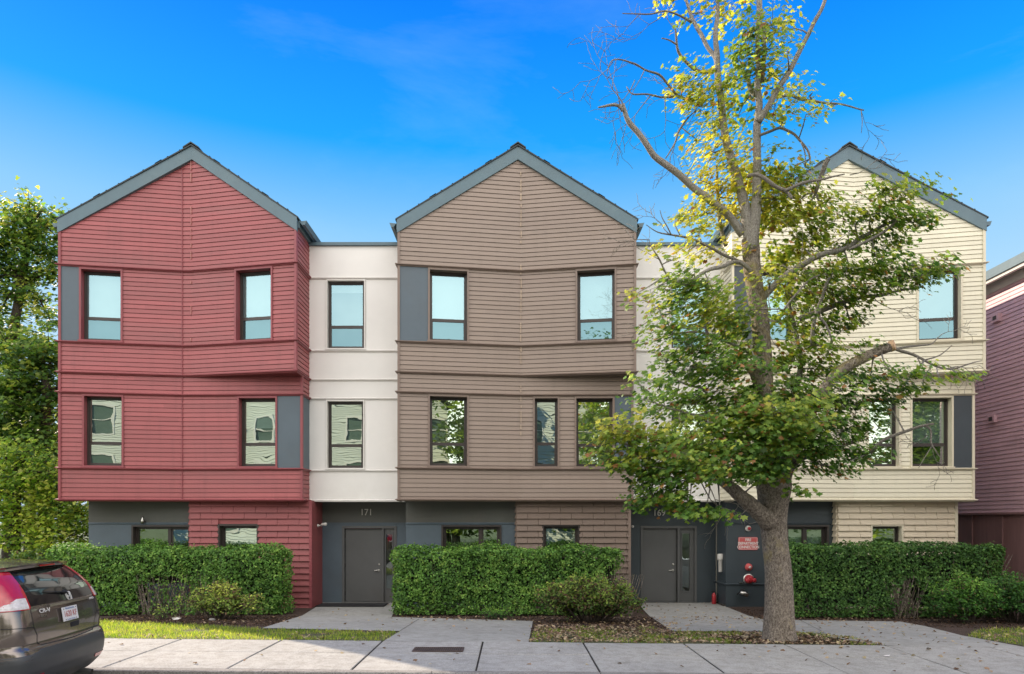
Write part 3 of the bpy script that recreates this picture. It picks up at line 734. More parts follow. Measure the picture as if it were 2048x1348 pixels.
mb = MB(); ring_w = Wall((c.x-.235, c.y-.0115), (c.x+.235, c.y-.0115)); ring(mb, ring_w, 0, .47, c.z-.15, c.z+.15, .006, -.002, .001); mb.build('sign_border', M['sign_white'], t)
t = fit('fire_strobe', 'round white and red fire alarm strobe above the red sign', 'alarm strobe', 1496, 1057)
c = at(1496, 1057, 17.69); mb = MB(); mb.lathe(c, (0,-1,0), [(0, .075), (.03, .075), (.045, .06)], 20); mb.build('housing', M['offwhite'], t, True)
mb = MB(); mb.lathe(c+Vector((.015, -.045, 0)), (0,-1,0), [(0, .045), (.03, .04), (.05, .015)], 16); mb.build('lens', M['fire_red'], t, True)
t = fit('pipe_cap', 'small pinkish red round pipe cap on the dark wall below the sign', 'pipe cap', 1497, 1134)
c = at(1497, 1134, 17.69); mb = MB(); mb.lathe(c, (0,-1,0), [(0, .095), (.02, .095), (.03, .07), (.07, .066), (.09, .05)], 20); mb.build('flange', M['sign_red'], t, True)
mb = MB(); mb.lathe(c+Vector((0, -.09, 0)), (0,-1,0), [(0, .03), (.03, .03)], 8); mb.build('plug', M['offwhite'], t, True)
t = fit('hose_connection', 'large red and silver hose inlet on the dark wall below the small pipe cap', 'hose connection', 1497, 1158)
c = at(1497, 1158, 17.69); mb = MB(); mb.lathe(c, (0,-1,0), [(0, .14), (.018, .14), (.025, .11)], 26); mb.build('wall_flange', M['steel'], t, True)
mb = MB(); mb.lathe(c+Vector((0,-.02,0)), (0,-1,0), [(0, .115), (.04, .11), (.1, .085), (.14, .085), (.15, .07)], 22); mb.build('inlet_body', M['fire_red'], t, True)
mb = MB()
for s_ in (-1, 1): mb.lathe(c+Vector((s_*.05, -.12, -.01)), (s_*.5, -1, -.1), [(0, .045), (.07, .045), (.075, .055), (.1, .055), (.105, .02)], 14)
mb.build('inlet_cap', M['fire_red'], t, True)
mb = MB(); mb.box(at(1482, 1165.5, 17.66), (.045, .02, .012)); ol = mb.build('wall_tag', M['steel'], t)
t = fit('drain_valve', 'grey metal test valve low on the dark wall beside the trunk', 'valve', 1482, 1186)
c = at(1482, 1186, 17.69); mb = MB(); mb.lathe(c, (0,-1,0), [(0, .04), (.12, .035)], 14)
mb.tube([c+Vector((-.05, -.1, .03)), c+Vector((.05, -.12, 0)), c+Vector((.13, -.13, -.06))], [.05, .055, .05], 12); mb.build('valve_body', M['steel'], t, True)
mb = MB(); mb.tube([c+Vector((-.14, -.1, -.03)), c+Vector((-.04, -.11, .06)), c+Vector((.0, -.12, .1))], [.014]*3, 8); mb.lathe(c+Vector((-.0, -.12, .09)), (0,-.3,1), [(0, .05), (.015, .05)], 12); mb.build('valve_handle', M['black'], t, True)
t = fit('key_tube', 'off-white vertical cylinder fixed on the dark corner beside door 169', 'key tube', 1441, 1127, 18.0)
c = at(1441, 1144, 17.98); mb = MB(); mb.lathe(c, (0,0,1), [(0, .045), (.02, .055), (.30, .055), (.31, .062)], 14); mb.build('tube', M['offwhite'], t, True)
mb = MB(); mb.lathe(c+Vector((0,0,.31)), (0,0,1), [(0, .075), (.03, .082), (.15, .082), (.17, .06)], 14); mb.build('tube_head', M['offwhite'], t, True)
mb = MB(); mb.box(c+Vector((.06, 0, .12)), (.03, .02, .03)); mb.box(c+Vector((.06, 0, .36)), (.03, .02, .03)); mb.build('bracket', M['bronze'], t)
t = thing('fire_extinguisher', 'red fire extinguisher standing on the path beside the dark corner', 'fire extinguisher', at(1428, 1204, 18.25))
c = Vector((xat(1428, 18.2), 18.2, .0)); mb = MB(); mb.lathe(c, (0,0,1), [(0, .05), (.01, .058), (.23, .058), (.265, .04), (.28, .022), (.3, .022)], 16); mb.build('cylinder', M['fire_red'], t, True)
mb = MB(); mb.box(c+Vector((0, 0, .315)), (.03, .02, .015)); mb.box(c+Vector((-.03, 0, .335)), (.05, .012, .006)); mb.tube([c+Vector((.02, 0, .31)), c+Vector((.08, -.01, .28)), c+Vector((.075, -.02, .1))], [.01]*3, 8); mb.build('valve_head', M['black'], t)
t = thing('security_camera', 'small white security camera on the dark red side of the red townhouse', 'security camera', at(634, 1051, 18.0))
c = Vector((-5.11, 18.0, zat(1051, 18))); mb = MB(); mb.lathe(c, (1,0,0), [(0, .045), (.02, .045), (.03, .02), (.09, .02)], 14); mb.build('mount', M['offwhite'], t, True)
mb = MB(); mb.tube([c+Vector((.09, .0, .0)), c+Vector((.14, -.02, .03)), c+Vector((.25, -.1, .035))], [.03, .035, .042], 12); mb.build('camera_body', M['offwhite'], t, True)
t = thing('wall_lantern', 'small pale lantern fixed on the slate wall above the left ground window', 'wall lantern', at(285, 1040, 17.6))
c = at(285, 1043, 17.62); mb = MB(); mb.lathe(c+Vector((0,0,-.05)), (0,0,1), [(0, .04), (.08, .035), (.14, .016), (.2, .014)], 12); mb.build('lamp_body', M['steel'], t, True)
mb = MB(); mb.box(c+Vector((0, .05, .0)), (.02, .03, .03)); mb.build('bracket', M['bronze'], t)
for (px0, px1, lab) in ((1268, 1274, 0),):
    t = thing('junction_box', 'small pale fitting on the slate wall left of door 169', 'wall fitting', at(1264, 1052, 18.4))
    mb = MB(); c = at(1265, 1053, 18.47); mb.lathe(c, (0,-1,0), [(0, .035), (.03, .035), (.04, .025)], 12); mb.build('cover', M['offwhite'], t, True)
# doormat
t = MB(); x0, x1 = xat(645, 18.2), xat(778, 18.2); t.box(((x0+x1)/2, 17.85, .012+.01), ((x1-x0)/2, .30, .01), None, 0, .02)
dm = t.build('doormat', M['black'], None); tag(dm, 'black rubber doormat on the path in front of door 171', 'doormat')
# ------------------------------------------------------------------ purple neighbour
NP = thing('purple_house', 'purple clapboard house with brown board base at the right edge of the picture', 'house', (17, 18, 0))
XP = 13.5; ZEV = 8.85
W = Wall((XP, 27.0), (XP, 12.0)); mb = MB(); siding(mb, W, zat(1028, 20.5), ZEV, exp=.115, lip=.014)
Wq = Wall((XP, 12.0), (21, 12.0)); siding(mb, Wq, 2.4, ZEV, exp=.115, lip=.014)
mb.face([(XP, 12, ZEV), (21, 12, ZEV), (17.2, 12, 9.9)]); mb.face([(XP, 27, 0), (21, 27, 0), (21, 27, ZEV), (XP, 27, ZEV)]); mb.face([(21, 12, 0), (21, 27, 0), (21, 27, ZEV), (21, 12, ZEV)])
mb.build('wall', M['purple'], NP)
zb = zat(1028, 20.5); mb = MB(); flat(mb, W, 0, W.L, -.5, zb, (), -.03); flat(mb, Wq, 0, Wq.L, -.5, zb, (), -.03)
for k in range(12): W.bar(mb, .6+k*1.25, .64+k*1.25, -.3, zb, -.03, .0)
mb.build('base_boards', M['purple_board'], NP)
mb = MB(); W.bar(mb, 0, W.L, zb-.03, zb+.03, -.03, .05); mb.build('trim_band', M['purple_board'], NP)
mb = MB(); W.bar(mb, -.2, W.L+.2, ZEV-.24, ZEV+.02, .0, .03); mb.build('frieze_board', M['offwhite'], NP)
mb = MB()
for (xe, xp, s_) in ((XP-.34, 17.25, 1), (21.34, 17.25, -1)):
    A = [(xe, 11.6, ZEV+.02), (xp, 11.6, 10.0), (xp, 27.4, 10.0), (xe, 27.4, ZEV+.02)]; Bt = [(x, y, z+.14) for x, y, z in A]
    mb.face(A); mb.face(Bt)
    for i in range(4): mb.face([A[i], A[(i+1) % 4], Bt[(i+1) % 4], Bt[i]])
rf = mb.build('roof', M['roof'], NP)
mb = MB(); mb.box((XP-.37, 19.5, ZEV+.13), (.03, 7.9, .12)); mb.build('roof_edge', M['fascia'], NP)
mb = MB(); mb.box((XP-.31, 19.5, ZEV-.035), (.05, 7.9, .045)); mb.build('gutter', M['offwhite'], NP)
for (px, py) in ((1996, 636), (1988, 838)):
    D = XP*F/(px-HX); z = zat(py, D); mb = MB(); mb.box((XP-.05, D, z), (.05, .14, .11)); v = mb.build('vent_box', M['purple'], NP)
    mb = MB(); mb.box((XP-.102, D, z), (.004, .07, .055)); mb.build('vent_opening', M['bronze'], v)
# ------------------------------------------------------------------ ground, street
def sheet(name, xs, ys, zf, mat, kind='structure'):
    mb = MB(); idx = [[mb.vert((x, y, zf(x, y))) for x in xs] for y in ys]
    for j in range(len(ys)-1):
        for i in range(len(xs)-1): mb.f.append([idx[j][i], idx[j][i+1], idx[j+1][i+1], idx[j+1][i]]); mb.m.append(0)
    o = mb.build(name, mat, None, True); o['kind'] = kind; return o
XS = [-400, -150, -60, -30]+[x*1.0 for x in range(-22, 23)]+[30, 60, 150, 400]
sheet('ground', XS, [8.6, 9.2, 10, 10.67, 11.5, 12.5, 13.5, 14.5, 15.5, 16, 17, 18.6, 22, 30, 60, 150, 500], lambda x, y: gz(x, y)-.03-(.0 if y > 10 else .0), M['ground'])
sheet('road', XS, [-3.0, 0, 3, 6, 8.46], lambda x, y: roadz(x)+.02*math.sin((y-3)/5.5*math.pi/2+math.pi/2)-.02, M['asphalt'])
sheet('far_verge', XS, [-500, -100, -30, -12, -3.0], lambda x, y: roadz(x)+.1, M['ground'])
def clipmesh(name, poly, zoff, mat, kind='structure', step=.6, thick=0):
    """flat polygon (plan) draped on the ground"""
    import bmesh
    bm = bmesh.new(); vs = [bm.verts.new((x, y, 0)) for x, y in poly]; bm.faces.new(vs)
    x0, x1 = min(p[0] for p in poly), max(p[0] for p in poly)
    for yc in (10.67, 11.5, 12.5, 13.5, 14.5, 15.25, 16.0):
        bmesh.ops.bisect_plane(bm, geom=bm.verts[:]+bm.edges[:]+bm.faces[:], plane_co=(0, yc, 0), plane_no=(0, 1, 0))
    x = math.ceil(x0)
    while x < x1:
        bmesh.ops.bisect_plane(bm, geom=bm.verts[:]+bm.edges[:]+bm.faces[:], plane_co=(x, 0, 0), plane_no=(1, 0, 0)); x += 1
    for v in bm.verts: v.co.z = gz(v.co.x, v.co.y)+zoff
    bmesh.ops.recalc_face_normals(bm, faces=bm.faces[:])
    me = bpy.data.meshes.new(name); bm.to_mesh(me); bm.free(); me.materials.append(mat)
    o = bpy.data.objects.new(name, me); COL.objects.link(o); o['kind'] = kind; return o
def gp(px, py):
    """ground point seen at a pixel"""
    y = 12.0
    for _ in range(30):
        x = (px-HX)/F*y; y = (ZC-gz(x, y))*F/(py-HY)
    return (xat(px, y), y)
# mulch bed over everything between building and sidewalk
clipmesh('mulch_bed', [(-14, 10.7), (13.3, 10.7), (13.3, 18.5), (-14, 18.5)], -.012, M['mulch'])
WALK1 = [(-5.12, 18.6), (-2.74, 18.6)]+[gp(*p) for p in ((790, 1212), (783, 1234), (1066, 1242), (1057, 1284.5), (768, 1281.5), (800, 1262), (524, 1256), (640, 1209))]
WALK2 = [(3.03, 18.6), (5.5, 18.6)]+[gp(*p) for p in ((1434, 1206), (1528, 1239), (1800, 1243), (1850, 1252), (1925, 1271), (2048, 1294), (2048, 1297), (1765, 1290.5), (1590, 1263), (1345, 1262), (1275, 1206))]
clipmesh('path', WALK1, .0, M['path']); clipmesh('path', WALK2, .0, M['path'])
j1 = MB()
def groove(mb, a, b, w=.006, zo=.004):
    a = Vector((a[0], a[1], gz(*a)+zo)); b = Vector((b[0], b[1], gz(*b)+zo)); d = (b-a); s = Vector((-d.y, d.x, 0)).normalized()*w
    n = 6
    for i in range(n):
        p, q = a+d*i/n, a+d*(i+1)/n; p.z = gz(p.x, p.y)+zo; q.z = gz(q.x, q.y)+zo
        mb.face([p-s, q-s, q+s, p+s])
groove(j1, gp(800, 1262), gp(838, 1238)); groove(j1, gp(1600, 1240), gp(1648, 1265))
groove(j1, gp(645, 1209), gp(788, 1211))
struct('path_joint', j1, M['joint'])
# sidewalk slabs with open joints
sb = MB(); sb2 = []
base = sheet('sidewalk_bed', [x*1.0 for x in range(-22, 23)], [8.58, 10.67], lambda x, y: gz(x, 10.6)-.022, M['joint'])
jx = [-5.15+1.565*k for k in range(-11, 18)]
side = MB()
for i in range(len(jx)-1):
    for (ya, yb) in ((8.61, 9.70), (9.708, 10.665)):
        w = .011; a, b = jx[i]+w+rnd.uniform(0, .003), jx[i+1]-w
        tz = rnd.uniform(-.003, .003); t2 = rnd.uniform(-.003, .003)
        n = 3; e = .008
        za, zb = gz(a, 10)+tz, gz(b, 10)+t2
        T = [(a+e, ya+e, za), (b-e, ya+e, zb), (b-e, yb-e*.3, zb), (a+e, yb-e*.3, za)]; O = [(a, ya, za-.01), (b, ya, zb-.01), (b, yb, zb-.01), (a, yb, za-.01)]
        side.face(T)
        for k in range(4): side.face([O[k], O[(k+1) % 4], T[(k+1) % 4], T[k]])
struct('sidewalk', side, M['walk'])
cb = MB(); jc = [-22+2.1*k for k in range(21)]
for a, b in zip(jc, jc[1:]):
    za, zb = gz(a, 10)+.002, gz(b, 10)+.002; a += .004; b -= .004
    for (o0, o1) in (((8.46, -.2), (8.465, -.012)), ((8.465, -.012), (8.48, 0)), ((8.48, 0), (8.6, 0)), ((8.6, 0), (8.6, -.1))):
        cb.face([(a, o0[0], za+o0[1]), (b, o0[0], zb+o0[1]), (b, o1[0], zb+o1[1]), (a, o1[0], za+o1[1])])
struct('curb', cb, M['curb'])
# drain grate in the sidewalk
(gx0, gy0), (gx1, gy1) = gp(826, 1303.5), gp(926, 1296.5)
gx0 = gp(828, 1300)[0]; gx1 = gp(926, 1300)[0]
t = thing('drain_grate', 'dark rectangular metal grate set in the sidewalk', 'drain grate', ((gx0+gx1)/2, (gy0+gy1)/2, gz(0, 10)))
mb = MB(); z = gz(gx0, 10)+.006; mb.box(((gx0+gx1)/2, (gy0+gy1)/2, z-.004), ((gx1-gx0)/2, (gy1-gy0)/2, .003)); mb.build('grate_pan', M['joint'], t)
mb = MB()
rw = Vector((1,0,0))
for yy in (gy0, gy1): mb.box(((gx0+gx1)/2, yy, z+.001), ((gx1-gx0)/2, .012, .005))
for xx in (gx0, gx1): mb.box((xx, (gy0+gy1)/2, z+.001), (.012, abs(gy1-gy0)/2, .0045))
k = gx0+.03
while k < gx1-.01: mb.box((k, (gy0+gy1)/2, z+.001), (.006, abs(gy1-gy0)/2-.01, .004)); k += .03
mb.build('grate_bars', paint('rusty_iron', (.07,.045,.04), .8, .3, (1,1,1), 8), t)
# small sidewalk plate at the left
(cx, cy) = gp(393, 1305)
# ---- lawns
def inpoly(x, y, P):
    c = False; j = len(P)-1
    for i in range(len(P)):
        if (P[i][1] > y) != (P[j][1] > y) and x < (P[j][0]-P[i][0])*(y-P[i][1])/(P[j][1]-P[i][1])+P[i][0]: c = not c
        j = i
    return c
LAWN1 = [(-13.8, 10.68), (xat(765, 10.7), 10.68)]+[gp(*p) for p in ((796, 1264), (520, 1258), (430, 1252), (200, 1242))]+[(-13.8, 14.6)]
LAWN2 = [(xat(1060, 10.7), 10.68), (xat(1762, 10.8), 10.68)]+[gp(*p) for p in ((1700, 1275), (1600, 1264), (1345, 1264), (1300, 1256), (1070, 1254))]
LAWN3 = [gp(*p) for p in ((1935, 1273), (2048, 1291))]+[(10.5, 11.2), (13.2, 11.3), (13.2, 13.8)]+[gp(*p) for p in ((2048, 1256), (1960, 1258))]
for L_ in (LAWN1, LAWN2, LAWN3): clipmesh('lawn', L_, -.006, M['turf'])
def scatter(P, n):
    x0, x1, y0, y1 = min(p[0] for p in P), max(p[0] for p in P), min(p[1] for p in P), max(p[1] for p in P); o = []
    while len(o) < n:
        x, y = rnd.uniform(x0, x1), rnd.uniform(y0, y1)
        if inpoly(x, y, P): o.append((x, y))
    return o
pts = []; dens = []
for P, n in ((LAWN1, 30000), (LAWN2, 9000), (LAWN3, 6000)):
    for (x, y) in scatter(P, n):
        x += rnd.gauss(0, .035); y += rnd.gauss(0, .03)
        nn = noise.noise(Vector((x*1.7, y*1.7, 3)))+.35*noise.noise(Vector((x*6, y*6, 9)))
        if P is LAWN2 and nn < .05: continue
        if nn < -.35: continue
        if P is LAWN2 and (x-xat(1565, 11.2))**2+((y-11.2)*1.2)**2 < .8: continue
        pts.append((x, y, gz(x, y)-.008)); dens.append(nn)
n = len(pts); C = np.array(pts); t = np.clip(.45+.5*np.array(dens)+.2*RS.randn(n), 0, 1)
leaves('grass', C, .04+.045*RS.rand(n), pal(n, [(.08,.16,.02), (.17,.28,.03), (.33,.40,.05), (.50,.48,.14)], 1-t), np.stack([.5*RS.randn(n), .5*RS.randn(n), np.ones(n)], 1), M['grassb'], None, 'blade')['kind'] = 'stuff'
# ---- fallen leaves: thick on the lawn right of the path, thin on mulch and paving
pts = []
def addl(x, y, z=.012): pts.append((x, y, gz(x, y)+z+rnd.random()*.012))
for (x, y) in scatter(LAWN2, 2300): addl(x, y)
for (x, y) in scatter(LAWN1, 900):
    if noise.noise(Vector((x*1.3, y*2, 5))) > -.1 and y < 12.2: addl(x, y)
for (x, y) in scatter(LAWN3, 450): addl(x, y)
EDGE = [(-2.2, 15.2), (4.0, 15.2), (4.2, 12.5), (3, 12.1), (.3, 12.1), (.4, 14)]
for (x, y) in scatter([(-2.5, 15.6), (10.8, 15.6), (10.8, 14.4), (-2.5, 14.4)], 420): addl(x, y)
for (x, y) in scatter([(.4, 14.2), (3.4, 14.2), (3.1, 12.2), (.5, 12.2)], 420): addl(x, y)
for (x, y) in scatter([(-9, 15.4), (-4.5, 15.4), (-4.5, 13.3), (-9, 13.3)], 90): addl(x, y)
for W_, n_ in ((WALK1, 46), (WALK2, 260)):
    for (x, y) in scatter(W_, n_): addl(x, y, .004)
for (x, y) in scatter([(-7, 8.7), (9.5, 8.7), (9.5, 10.6), (-7, 10.6)], 60): addl(x, y, .006)
for (x, y) in scatter([(2.5, 9.5), (9.5, 9.5), (9.5, 10.6), (2.5, 10.6)], 40): addl(x, y, .006)
n = len(pts)
leaves('fallen_leaves', np.array(pts), .035+.04*RS.rand(n), pal(n, [(.12,.07,.045), (.25,.16,.10), (.38,.28,.19), (.46,.38,.22)], RS.rand(n)), np.stack([.35*RS.randn(n), .35*RS.randn(n), np.ones(n)], 1), M['dryleaf'], None, 'rag')['kind'] = 'stuff'
# mulch chips
pts = []
for reg, n_ in (([(-9, 15.9), (-4.5, 15.9), (-4.0, 13.0), (-9, 13.8)], 5000), ([(-2.6, 15.9), (3, 15.9), (4.4, 12.0), (.4, 12.0), (-2.6, 14.4)], 5000), ([(5.0, 17.4), (12, 16), (12, 13), (9, 13.4), (5.2, 14.4)], 4500)):
    for (x, y) in scatter(reg, n_):
        if inpoly(x, y, WALK1) or inpoly(x, y, WALK2): continue
        pts.append((x, y, gz(x, y)+rnd.random()*.015-.008))
for (x, y) in scatter([(3.4, 10.72), (5.6, 10.72), (5.3, 11.9), (3.6, 11.9)], 1800):
    if not inpoly(x, y, WALK2): pts.append((x, y, gz(x, y)+rnd.random()*.02-.004))
n = len(pts)
leaves('mulch_chips', np.array(pts), .03+.04*RS.rand(n), pal(n, [(.03,.018,.012), (.08,.048,.033), (.17,.11,.08)], RS.rand(n)), np.stack([.6*RS.randn(n), .6*RS.randn(n), np.ones(n)], 1), M['dryleaf'], None, 'oval', .5)['kind'] = 'stuff'
# litter and stones near the left shrub
for (px, py, nm, lab, cat, mt) in ((354, 1240, 'paper_scrap', 'crumpled white paper on the mulch below the small left shrub', 'litter', 'offwhite'), (424, 1241, 'stone', 'pale rounded stone on the mulch in front of the small left shrub', 'stone', 'curb'), (530, 1228, 'wood_scrap', 'thin pale wood scrap on the mulch beside the left hedge', 'litter', 'cutwood')):
    x, y = gp(px, py); mb = MB(); z = gz(x, y)
    if nm == 'stone': mb.lathe((x, y, z-.01), (.1, .1, 1), [(0, .05), (.02, .075), (.045, .06), (.06, .02)], 9)
    elif nm == 'paper_scrap':
        P = [(x+rnd.uniform(-.11, .11), y+rnd.uniform(-.05, .05), z+rnd.uniform(.0, .08)) for _ in range(9)]
        for k in range(7): mb.face([P[k], P[k+1], P[(k+4) % 9]])
    else: mb.tube([(x-.15, y, z+.015), (x, y+.03, z+.03), (x+.16, y+.02, z+.02)], [.012, .014, .01], 6)
    o = mb.build(nm, M[mt], None); tag(o, lab, cat)
x, y = gp(1773, 1313); mb = MB(); z = gz(x, y); mb.face([(x-.035, y-.02, z+.01), (x+.03, y-.025, z+.012), (x+.04, y+.02, z+.02), (x-.03, y+.025, z+.01)]); mb.face([(x+.03, y-.025, z+.012), (x+.05, y-.01, z+.03), (x+.04, y+.02, z+.02)])
o = mb.build('paper_scrap', M['sign_white'], None); tag(o, 'tiny white paper scrap on the sidewalk at the right', 'litter')
# ------------------------------------------------------------------ hedges
HP = [(.03,.08,.016), (.068,.165,.027), (.135,.28,.05), (.27,.41,.085)]
def hedge(name, label, x0, x1, y0, y1, top, n, seed, bare=(), edge=None, stemcol='bark', sparse=None, endr=.35, pal_=HP):
    """clipped hedge: leaves through the outer shell of a lumpy rounded block"""
    H = thing(name, label, 'hedge', ((x0+x1)/2, (y0+y1)/2, gz((x0+x1)/2, (y0+y1)/2)), 'clipped hedges in front of the townhouses')
    cx, cy, hx, hy = (x0+x1)/2, (y0+y1)/2, (x1-x0)/2, (y1-y0)/2
    C = []; Nn = []; Cc = []
    r_ = random.Random(seed)
    areaF, areaT, areaS = 2*hx*top, 2*hx*2*hy, 2*hy*top
    while len(C) < n:
        k = r_.random()*(areaF*1.9+areaT+2*areaS*.8)
        dpt = abs(r_.gauss(0, .10)) if r_.random() < .8 else r_.uniform(0, .35)
        if k < areaF*1.9: x = r_.uniform(x0, x1); z = r_.uniform(.03, top); y = (y0 if r_.random() < .75 else y1); nv = Vector((0, -1 if y == y0 else 1, 0))
        elif k < areaF*1.9+areaT: x = r_.uniform(x0, x1); y = r_.uniform(y0, y1); z = top; nv = Vector((0,0,1))
        else: s_ = -1 if r_.random() < .5 else 1; x = cx+s_*hx; y = r_.uniform(y0, y1); z = r_.uniform(.03, top); nv = Vector((s_, 0, 0))
        # rounding: pull corners in
        ex = max(0, abs(x-cx)-(hx-endr))/endr; ez = max(0, z-(top-.22))/.22; ey = max(0, abs(y-cy)-(hy-.25))/.25
        q = Vector((x, y, z)); lump = noise.noise(Vector((x*1.1+seed, y*1.1, z*1.3)))*.15+noise.noise(Vector((x*4+seed, y*4, z*4)))*.06
        e = [ex*(1 if x > cx else -1), ey*(1 if y > cy else -1), ez]; m_ = math.sqrt(sum(v*v for v in e))
        if m_ > 1:
            q.x -= e[0]*(1-1/m_)*endr; q.y -= e[1]*(1-1/m_)*.25; q.z -= e[2]*(1-1/m_)*.22
            nv = (nv+Vector(e)).normalized()
        q += nv*(lump-dpt+(.02 if r_.random() > .03 else r_.uniform(.03, .12)))
        if any(((q.x-b[0])/b[2])**2+((q.z-b[1])/b[3])**2 < 1+.35*noise.noise(Vector((q.x*5, q.y*3, q.z*5+seed))) and r_.random() < b[4] for b in bare): continue
        if sparse and r_.random() < sparse(q): continue
        g = noise.noise(Vector((q.x*8, q.y*8, q.z*8+seed)))
        if g < -.28 and r_.random() < .75: continue         # small holes between the sprays
        C.append((q.x, q.y, q.z+gz(q.x, q.y))); Nn.append(nv); Cc.append(.5+.55*g+.25*noise.noise(Vector((q.x*1.6, q.z*1.6, seed))))
    C = np.array(C); m = len(C); NN = np.array([list(v) for v in Nn])*.9+RS.randn(m, 3)*.55+np.array([0, -.1, .35])
    leaves('foliage', C, .038+.03*RS.rand(m), pal(m, pal_, np.clip(np.array(Cc)+.16*RS.randn(m), 0, 1)), NN, M['hleaf'], H, 'oval', 1.25)
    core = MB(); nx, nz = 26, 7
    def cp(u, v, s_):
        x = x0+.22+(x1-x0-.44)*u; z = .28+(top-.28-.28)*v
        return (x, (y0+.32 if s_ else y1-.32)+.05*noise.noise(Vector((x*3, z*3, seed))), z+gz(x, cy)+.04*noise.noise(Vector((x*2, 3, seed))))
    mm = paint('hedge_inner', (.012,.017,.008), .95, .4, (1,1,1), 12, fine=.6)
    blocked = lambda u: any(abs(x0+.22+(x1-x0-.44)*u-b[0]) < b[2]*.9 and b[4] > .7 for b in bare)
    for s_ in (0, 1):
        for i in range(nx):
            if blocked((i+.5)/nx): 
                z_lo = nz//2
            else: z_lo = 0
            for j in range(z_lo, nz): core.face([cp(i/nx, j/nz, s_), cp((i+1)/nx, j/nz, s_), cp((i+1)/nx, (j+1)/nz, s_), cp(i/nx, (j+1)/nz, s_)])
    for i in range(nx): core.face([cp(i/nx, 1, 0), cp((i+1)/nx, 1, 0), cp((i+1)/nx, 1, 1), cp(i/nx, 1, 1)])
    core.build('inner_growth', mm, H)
    st = MB(); x = x0+.3
    while x < x1-.2:
        for k in range(3):
            yy = r_.uniform(y0+.15, y1-.3); xx = x+r_.uniform(-.2, .2); z = gz(xx, yy); dx = r_.uniform(-.35, .35)
            st.tube([(xx, yy, z-.03), (xx+dx*.3, yy+r_.uniform(-.05, .05), z+.35), (xx+dx, yy-.05, z+top*.62), (xx+dx*1.6, yy-.1, z+top*.85)], [.016, .013, .009, .004], 5)
        x += .28
    for b in bare:
        for k in range(70):
            xx = b[0]+r_.uniform(-b[2], b[2])*.8; yy = r_.uniform(y0+.05, y0+.5); z = gz(xx, yy); dx = r_.uniform(-.3, .3)
            st.tube([(xx, yy, z), (xx+dx*.4, yy-.03, z+.3), (xx+dx, yy-.06, z+.7), (xx+dx*1.3, yy-.05, z+.95)], [.010, .008, .005, .003], 4)
    st.build('stems', M[stemcol], H); return H
hedge('hedge', 'long dark green clipped hedge with a bare woody gap, in front of the red townhouse', xat(100, 16.4), xat(574, 16.1), 15.95, 16.85, 1.60, 30000, 3,
      bare=((xat(330, 16.0), .38, .72, .50, .80), (xat(420, 16.0), .3, .5, .35, .65)))
hedge('hedge', 'bright green clipped hedge between door 171 and door 169', xat(781, 16.0), xat(1248, 16.1), 15.9, 16.8, 1.585, 29000, 17,
      sparse=lambda q: .75 if q.x > 2.15 and q.z < 1.2 else (.45 if q.x > 2.3 else 0), bare=((xat(1235, 16.0), .55, .45, .5, .6),))
hedge('hedge', 'dark green clipped hedge in front of the cream townhouse, behind the tree trunk', xat(1562, 15.6), xat(2003, 15.6), 15.3, 16.4, 1.68, 28000, 29,
      bare=((xat(1815, 15.4), .42, .36, .45, .85),), pal_=[(.018,.055,.013), (.042,.11,.022), (.078,.18,.036), (.15,.26,.055)])
def shrub(name, label, cx, cy, rx, ry, h, n, seed, cols, stems=26, sz=.055, dry=.2, grp=None, twig='bark_dark'):
    r_ = random.Random(seed); z0 = gz(cx, cy)
    H = thing(name, label, 'shrub', (cx, cy, z0), grp); st = MB(); C = []; T = []; Nn = []
    tips = []
    for k in range(stems):
        a = r_.uniform(0, 6.28); q = math.sqrt(r_.random()); tx, ty = cx+rx*q*math.cos(a), cy+ry*q*math.sin(a)
        th = h*math.sqrt(max(.12, 1-q*q*.72))*r_.uniform(.7, 1.04)
        bx, by = cx+(tx-cx)*.25, cy+(ty-cy)*.25; mid = Vector(((bx+tx)/2+r_.uniform(-.05, .05), (by+ty)/2, z0+th*.55))
        st.tube([(bx, by, z0-.03), mid, (tx, ty, z0+th)], [.010, .007, .003], 5)
        for j in range(6):
            f = r_.uniform(.3, 1); p = Vector((bx, by, z0))*(1-f)+Vector((tx, ty, z0+th))*f
            d = Vector((r_.gauss(0, .11), r_.gauss(0, .11), r_.uniform(.0, .13))); st.tube([p, p+d*.6, p+d], [.005, .003, .002], 4); tips.append(p+d)
    for k in range(n):
        p = r_.choice(tips); d = Vector((r_.gauss(0, .055), r_.gauss(0, .055), r_.gauss(0, .045))); q = p+d
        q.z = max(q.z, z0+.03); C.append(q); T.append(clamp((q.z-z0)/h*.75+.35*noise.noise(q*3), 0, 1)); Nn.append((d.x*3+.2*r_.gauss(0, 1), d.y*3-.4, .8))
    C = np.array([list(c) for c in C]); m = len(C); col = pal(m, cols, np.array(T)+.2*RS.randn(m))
    dm_ = RS.rand(m) < dry; col[dm_] = pal(int(dm_.sum()), [(.09,.05,.03), (.16,.10,.05), (.12,.13,.04)], RS.rand(int(dm_.sum())))
    leaves('foliage', C, sz*(.6+.8*RS.rand(m)), col, np.array(Nn)+.4*RS.randn(m, 3), M['hleaf'], H, 'oval', .95)
    st.build('stems', M[twig], H); return H
G1 = [(.05,.085,.02), (.095,.17,.03), (.20,.29,.045), (.34,.40,.075)]
G2 = [(.02,.07,.012), (.05,.15,.02), (.10,.24,.03), (.2,.34,.05)]
shrub('shrub', 'small half-bare yellow green shrub on the mulch in front of the left hedge', xat(440, 14.8), 14.8, .86, .5, .74, 4200, 5, [(.08,.13,.03), (.16,.25,.04), (.32,.40,.06), (.46,.48,.10)], 34, .055, .28)
